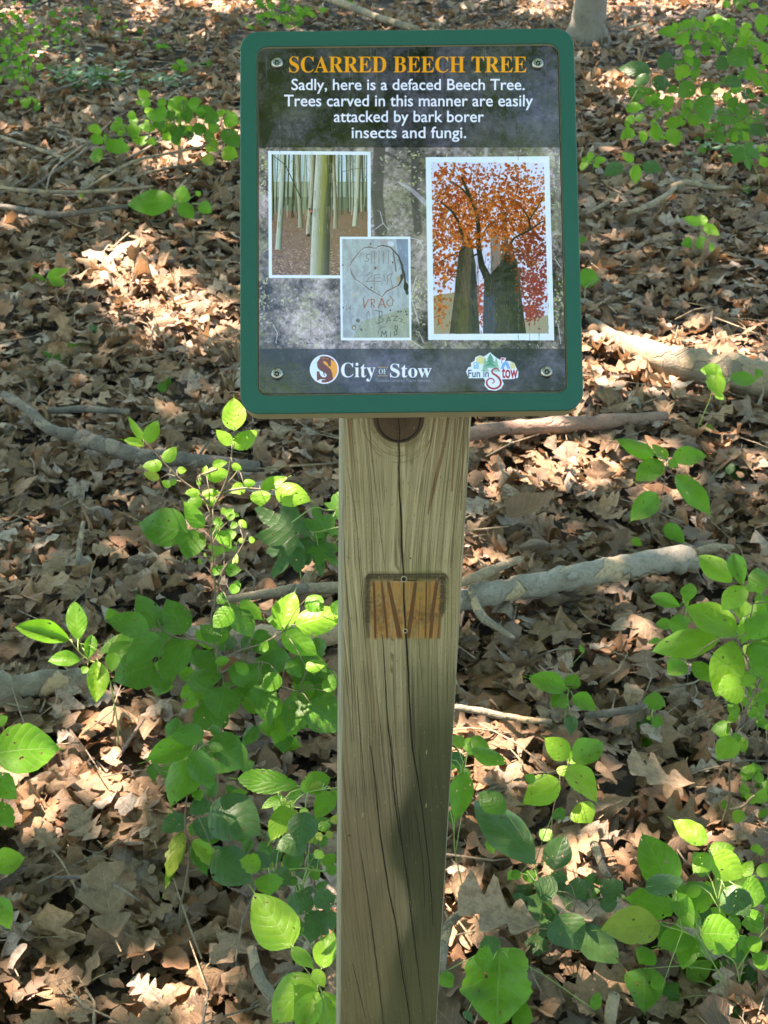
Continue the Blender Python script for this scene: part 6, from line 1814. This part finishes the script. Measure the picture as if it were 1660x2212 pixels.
# --- far clusters of leaves, each bush with its own leaves
def bush(label, root_px, Y, cx, cy, sx, sy, n, wpx, cols, seed, kind='R'):
    rg = random.Random(seed)
    L = []
    for k in range(n):
        x, y = rg.gauss(cx, sx), rg.gauss(cy, sy)
        a = rg.uniform(0, 6.28)
        l = wpx * rg.uniform(.7, 1.3)
        L.append((x, y, x + l * math.cos(a), y + l * .7 * math.sin(a), l * rg.uniform(.5, .75), kind + rg.choice(cols)))
    st = [[(cx, cy), ((cx + root_px[0]) / 2 + 5, (cy + root_px[1]) / 2), root_px]]
    for k in range(3):
        st.append([(cx + rg.gauss(0, sx), cy + rg.gauss(0, sy)), (cx, cy + sy)])
    return plant('leafy_bush', label, 'bush', root_px, lambda x, y: (x, y), L, st, stem_w=2.5, seed=seed, Y=Y, spread=.2, stem_mat=M_STEM_B)
bush('out of focus bright green bush in the upper left corner', (8, 190), None, 25, 70, 32, 52, 95, 15, 'mmydy', 51)
bush('low green sapling leaves behind the upper left corner bush', (120, 130), None, 135, 62, 42, 18, 34, 15, 'mmdd', 52)
bush('green leaf spray at the top left of the sign', (590, 110), None, 620, 28, 34, 16, 44, 20, 'mmdy', 53, 'M')
bush('dark leaf spray at the top, just left of the sign corner', (560, 90), None, 560, 40, 12, 12, 10, 16, 'dm', 54)
bush('small blurred sapling at the top left centre', (260, 75), None, 262, 60, 18, 10, 14, 12, 'md', 55)
bush('small leaves at the very top edge, right of the upper left bush', (180, 34), None, 182, 22, 22, 8, 16, 12, 'md', 56)
bush('sparse green sprig at the very top above the sign', (740, 14), None, 735, 4, 16, 6, 10, 11, 'my', 57)
bush('leafy sapling low at the left edge below the corner bush', (20, 250), None, 30, 150, 30, 36, 40, 18, 'mmyd', 64)
bush('leafy green sapling filling the top right corner', (1640, 230), None, 1600, 80, 50, 40, 46, 24, 'mmyd', 61)
bush('dark green sapling beneath the layered shrub at right', (1600, 330), None, 1570, 262, 50, 26, 34, 24, 'mdd', 62)
bush('green sapling between the upper left bush and the sign', (330, 110), None, 330, 95, 30, 8, 12, 14, 'md', 63)
bush('bright leaf cluster at the right edge, middle height', (1668, 860), None, 1652, 815, 8, 12, 8, 22, 'ym', 58)
bush('green leaf cluster at right edge above the lower right shrub', (1640, 1900), None, 1640, 1850, 16, 24, 12, 28, 'my', 59, 'O')

# ground cover too small to count
J = Join()
rg = random.Random(4)
LVv = []
def cover(cx, cy, sx, sy, n, s):
    for k in range(n):
        x, y = rg.gauss(cx, sx), rg.gauss(cy, sy)
        p = ground(x, y, .07) + Vector((0, 0, rg.uniform(0, .05)))
        a, l = rg.uniform(0, 6.28), s * rg.uniform(.6, 1.3)
        d = Vector((math.cos(a), math.sin(a), rg.uniform(-.3, .5))) * l
        q = Vector((-math.sin(a), math.cos(a), rg.uniform(-.4, .4))) * l * .33
        J.add(([p, p + d * .5 + q, p + d, p + d * .5 - q], [(0, 1, 2, 3)], [(0, 0)] * 4))
cover(190, 174, 46, 9, 260, .045)
cover(350, 182, 26, 5, 90, .035)
cover(120, 100, 60, 30, 60, .05)
cover(1560, 330, 30, 12, 60, .04)
o = J.build('ground_cover', GREENS['d'])
o['kind'] = 'stuff'; o['label'] = 'low patch of tiny green ground plants at upper left'; o['category'] = 'ground cover'
print('green leaves', PLANT_LEAVES)

# ------------------------------------------------------------------ trees: one trunk shows at the upper right; their crowns shade everything
SUNH = SUN / SUN.z
def foot(p):
    """where the shadow of p falls on the ground, as a point of the picture"""
    g = Vector(p) - SUNH * p[2]
    return g
# sun flecks on the ground: (x, y, half width, half height, share of light that gets through)
FLECKS = [(290, 600, 72, 46, 1), (345, 665, 70, 34, 1), (400, 700, 110, 45, .7), (300, 640, 60, 60, .6), (430, 345, 70, 32, .75), (400, 375, 60, 22, .7), (480, 320, 40, 20, .8),
          (40, 25, 40, 10, .8), (320, 30, 38, 22, .7), (480, 15, 90, 14, .8), (100, 140, 30, 10, .6), (1180, 18, 70, 20, 1), (1280, 12, 50, 12, .9), (1420, 22, 60, 14, .8), (1520, 12, 60, 14, .7), (1410, 62, 40, 12, .6),
          (1330, 195, 34, 14, .8), (1430, 212, 60, 18, .85), (1540, 215, 60, 20, .8), (1620, 225, 40, 12, .8), (1420, 150, 30, 16, .5),
          (1260, 850, 90, 50, .5), (1370, 830, 90, 50, .95), (1450, 850, 60, 40, .6), (1560, 790, 90, 50, .95), (1620, 840, 40, 30, .6), (1080, 1010, 70, 36, .55), (1190, 1005, 64, 32, 1), (1250, 1030, 54, 34, .95), (1150, 1060, 100, 30, .6), (1330, 1060, 80, 40, .6), (1600, 1020, 60, 40, .6), (1600, 1090, 50, 20, .5), (1510, 1100, 50, 30, .5),
          (1060, 1250, 80, 14, .55), (1060, 1210, 40, 24, .5), (1040, 1590, 70, 26, .85), (1080, 1650, 60, 28, .9), (1040, 1690, 50, 30, .8), (1120, 1700, 50, 26, .6), (1290, 1870, 80, 40, .8), (1270, 1930, 40, 20, .8), (1480, 1860, 110, 36, .65), (1600, 1800, 60, 40, .5), (1500, 1680, 120, 60, .22), (1360, 1660, 80, 40, .3), (1620, 1600, 50, 80, .3),
          (290, 560, 50, 30, 1), (330, 620, 80, 40, .95), (300, 1600, 44, 44, .75), (250, 1680, 50, 50, .6), (300, 1760, 60, 60, .85), (100, 1720, 60, 40, .6), (120, 1800, 70, 30, .55), (210, 1820, 60, 26, .55), (380, 2150, 50, 30, .6), (330, 2190, 60, 40, .55), (240, 2060, 50, 24, .35), (150, 2130, 40, 24, .35), (60, 2200, 30, 20, .4), (450, 2180, 60, 30, .5), (200, 2010, 40, 14, .3), (700, 1640, 30, 30, .5), (600, 1600, 40, 20, .25), (560, 720, 40, 40, .3), (1080, 2130, 30, 40, .4), (1040, 1380, 20, 20, .4), (20, 1650, 20, 14, .4)]
# flecks of light that land on plants above the ground: points in space
SPOTS = []
def spot_on(conv, x, y, Y, rx, ry, k):
    q = at_y(*conv(x, y), Y)
    g = q - SUNH * q.z
    X, Yp, d = project(g)
    SPOTS.append((X, Yp, rx, ry, k))
YS = ground(455, 1800).y
for x, y, rx, ry in ((1120, 400, 30, 40), (1130, 520, 50, 50), (1080, 640, 50, 40), (700, 480, 40, 50), (760, 600, 45, 40), (880, 680, 40, 34), (980, 730, 44, 26), (1180, 710, 60, 34), (1330, 720, 60, 40), (1430, 760, 60, 30), (1170, 960, 16, 16)):
    spot_on(K4, x, y, YS, rx * .6, ry * .6, 1.0)
for x, y, rx, ry, k in ((1390, 1280, 30, 36, .9), (1540, 1340, 50, 30, .9), (1210, 1300, 20, 20, .7), (1530, 1560, 24, 12, .8)):
    spot_on(K4, x, y, YS, rx * .6, ry * .6, k)
for x, y, rx, ry, k, yy in ((1300, 1150, 60, 60, .8, 1.12), (1400, 1560, 70, 50, .8, 1.12), (1350, 700, 34, 40, .8, 1.22), (1580, 1300, 16, 40, .8, 1.12), (1180, 880, 24, 24, .6, 1.3)):
    spot_on(K5, x, y, yy, rx * .6, ry * .6, k)
for x, y, rx, ry, k, yy in ((560, 560, 40, 40, .7, 1.38), (700, 400, 44, 44, .6, 1.4), (760, 660, 24, 24, .8, 1.4), (1300, 760, 70, 60, .75, 1.3), (1340, 880, 60, 50, .6, 1.3), (1000, 1220, 60, 30, .5, 1.3), (1450, 1240, 60, 60, .4, 1.3), (1450, 80, 40, 30, .6, 1.7), (1600, 600, 50, 60, .5, 1.7), (1300, 1440, 50, 30, .5, 1.3)):
    spot_on(K8, x, y, yy, rx * .6, ry * .6, k)
for x, y, rx, ry, k, yy in ((1230, 1450, 70, 34, .6, 1.75), (1480, 1560, 50, 60, .6, 1.75), (1400, 1070, 40, 40, .5, 1.75), (1380, 1310, 60, 40, .4, 1.75)):
    spot_on(K7, x, y, yy, rx * .6, ry * .6, k)
ALLF = np.array([(f[0], f[1], f[2] * 1.08, f[3] * 1.08, min(1, f[4] + (.2 if f[4] > .65 else 0))) for f in FLECKS] + [(q[0], q[1], q[2] * 1.1, q[3] * 1.1, q[4]) for q in SPOTS])

def shade_keep(C):
    """which of the canopy leaves at C stay (the rest leave the gaps the sun comes through)"""
    s = np.array(SUNH)
    G = C - s[None] * C[:, 2:3]
    rel = G - np.array(CAMP)
    dz = rel @ np.array(FWD)
    ok = dz > .3
    X = CX + FPX * rel[:, 0] / np.where(ok, dz, 1)
    Yp = CY - FPX * (rel @ np.array(UPV)) / np.where(ok, dz, 1)
    open_ = np.zeros(len(C))
    wob = 1 + .25 * np.sin(X / 23. + 1.3 * np.sin(Yp / 17.)) + .2 * np.sin(Yp / 11. + X / 31.)
    lr = .045 / np.where(ok, dz, 1) * FPX
    for x, y, rx, ry, k in ALLF:
        e = np.hypot((X - x) / (rx * wob + lr * .8), (Yp - y) / (ry * wob + lr * .5))
        open_ = np.maximum(open_, np.where(e < 1, k, 0))
    open_[~ok] = 0
    # patchy openness: a coarse field decides, so partial flecks are spots, not haze
    f = .5 + .5 * np.sin(G[:, 0] * 61 + 2.2 * np.sin(G[:, 1] * 37)) * np.cos(G[:, 1] * 53 + 1.9 * np.sin(G[:, 0] * 43))
    return f > open_ * 1.02

def build_trees():
    global M_CANOPY
    M_CANOPY = mat_green('canopy_leaf', (.07, .14, .03, 1), (.09, .17, .035, 1), (.30, .50, .09, 1), (.1, .18, .05, 1), .42, .5, False)
    rn = np.random.default_rng(5)
    z0, z1 = 4.6, 6.4
    # area whose shadow covers the picture and its surroundings
    gx0, gx1, gy0, gy1 = -5.2, 5.2, -7.6, 12.0
    lay = 6
    cell = .085
    P = []
    for k in range(lay):
        xs = np.arange(gx0, gx1, cell); ys = np.arange(gy0, gy1, cell)
        X, Yg = np.meshgrid(xs, ys)
        X = X.ravel() + rn.uniform(-.06, .06, X.size); Yg = Yg.ravel() + rn.uniform(-.06, .06, Yg.size)
        keep = (np.abs(X) < .33 * np.maximum(Yg, 0) + 1.6) | ((Yg < 0) & (X > -1) & (X < 4.2))
        X, Yg = X[keep], Yg[keep]
        Z = rn.uniform(z0, z1, len(X))
        pr = rn.random(len(X)) < .62
        P.append(np.stack([X + SUNH.x * Z, Yg + SUNH.y * Z, Z], -1)[pr])
    xs, ys, zs = rn.uniform(-.15, .85, 900), rn.uniform(.0, 1.0, 900), rn.uniform(z0, z1, 900)      # unseen extra leaves, added to keep the sun off the sign
    P.append(np.stack([xs + SUNH.x * zs, ys + SUNH.y * zs, zs], -1))
    C = np.concatenate(P)
    C = C[shade_keep(C)]
    # openings overhead that the glossy sheet mirrors as bluish patches
    for px, py, rr in ((600, 690, .50), (660, 725, .42), (780, 842, .38), (1195, 835, .28), (1010, 800, .24), (1172, 230, .22), (570, 560, .16), (840, 800, .16), (720, 660, .16), (1080, 650, .16), (600, 170, .10), (870, 420, .12)):
        q = hit(px, py, SIGN_C, S_EZ)
        d = (q - CAMP).normalized()
        d = d - S_EZ * 2 * d.dot(S_EZ)
        for zz in (4.9, 5.5, 6.1):
            h = q + d * ((zz - q.z) / d.z)
            dd = np.hypot(C[:, 0] - h.x, C[:, 1] - h.y)
            C = C[~((dd < rr) & (np.abs(C[:, 2] - zz) < .4))]
        print('mirror', px, py, h[:])
    n = len(C)
    tmpl = leaf_ribbon(.15, p_accum, 3, across=1, fold=.2, curl=(0, -.4), rng=random.Random(2))
    V = np.array(tmpl[0]); V[:, 1] -= .06
    F = np.array(tmpl[1], dtype=np.int64); L = np.array(tmpl[2])
    M = rot_mats(np.abs(rn.normal(0, .4, n)), rn.uniform(0, 6.28, n), rn.uniform(0, 6.28, n)) * rn.uniform(.7, 1.15, n)[:, None, None]
    # the trunk that shows at the upper right, and three that stand outside the picture
    base = ground(1268, 92)
    tr = [(base.x, base.y, .088, 'grey beech trunk rising behind the sign at the upper right'),
          (-4.3, 1.0, .16, 'tree left of the clearing whose crown shades the sign'),
          (3.6, -.6, .17, 'tree right of the viewer whose crown shades the foreground'),
          (3.9, 4.4, .15, 'tree right of the clearing whose crown shades the litter')]
    bx = np.array([[t[0], t[1]] for t in tr])
    own = np.argmin(((C[:, None, :2] - bx[None]) ** 2).sum(-1), 1)
    for i, (x, y, r, lab) in enumerate(tr):
        e = empty('beech_tree', (x, y, 0), lab, 'tree', 'trees around the clearing')
        e.matrix_world = Matrix.Translation((x, y, 0))
        J = Join()
        rg = random.Random(60 + i)
        top = Vector((rg.uniform(-.2, .2) + (.15 if i == 0 else 0), rg.uniform(-.2, .2), 6.2))
        pts = smooth_path([Vector((0, 0, -.15)), Vector((0.0, 0, .12)), Vector((.03, .02, .6)), top * .4, top * .75, top], 24)
        rad = [r * (1.0 + 0.75 * math.exp(-max(p.z, 0) / .12) if p.z < 1 else 1.0) * (1 - .75 * max(p.z, 0) / 6.4) for p in pts]
        J.add(tube(pts, rad, 18, rg, .03))
        mine = C[own == i] - np.array([x, y, 0])
        if len(mine):
            for k in range(34):
                q = Vector(mine[rg.randrange(len(mine))])
                h = rg.uniform(.55, .95)
                a = pts[int(h * 23)]
                mid = a.lerp(q, .5) + Vector((0, 0, .35))
                q2 = q.copy(); q2.z = max(q.z, 4.6)
                J.add(tube(smooth_path([a, mid, q2], 8), [.03 * (1 - .11 * j) for j in range(8)], 6))
        J.build('trunk', M_TRUNK, e)
        s = np.where(own == i)[0]
        if len(s):
            Pv = np.einsum('nij,vj->nvi', M[s], V) + C[s][:, None, :] - np.array([x, y, 0])
            m = len(V)
            lv = np.zeros((len(s), m, 3), np.float32); lv[:, :, :2] = L; lv[:, :, 2] = rn.random(len(s))[:, None]
            Fq = (F[None] + (np.arange(len(s)) * m)[:, None, None]).reshape(-1, 4)
            me = quad_mesh('crown', Pv.reshape(-1, 3), Fq, lv.reshape(-1, 3), M_CANOPY)
            link(bpy.data.objects.new('crown', me), e)
    print('canopy leaves', n)

build_trees()
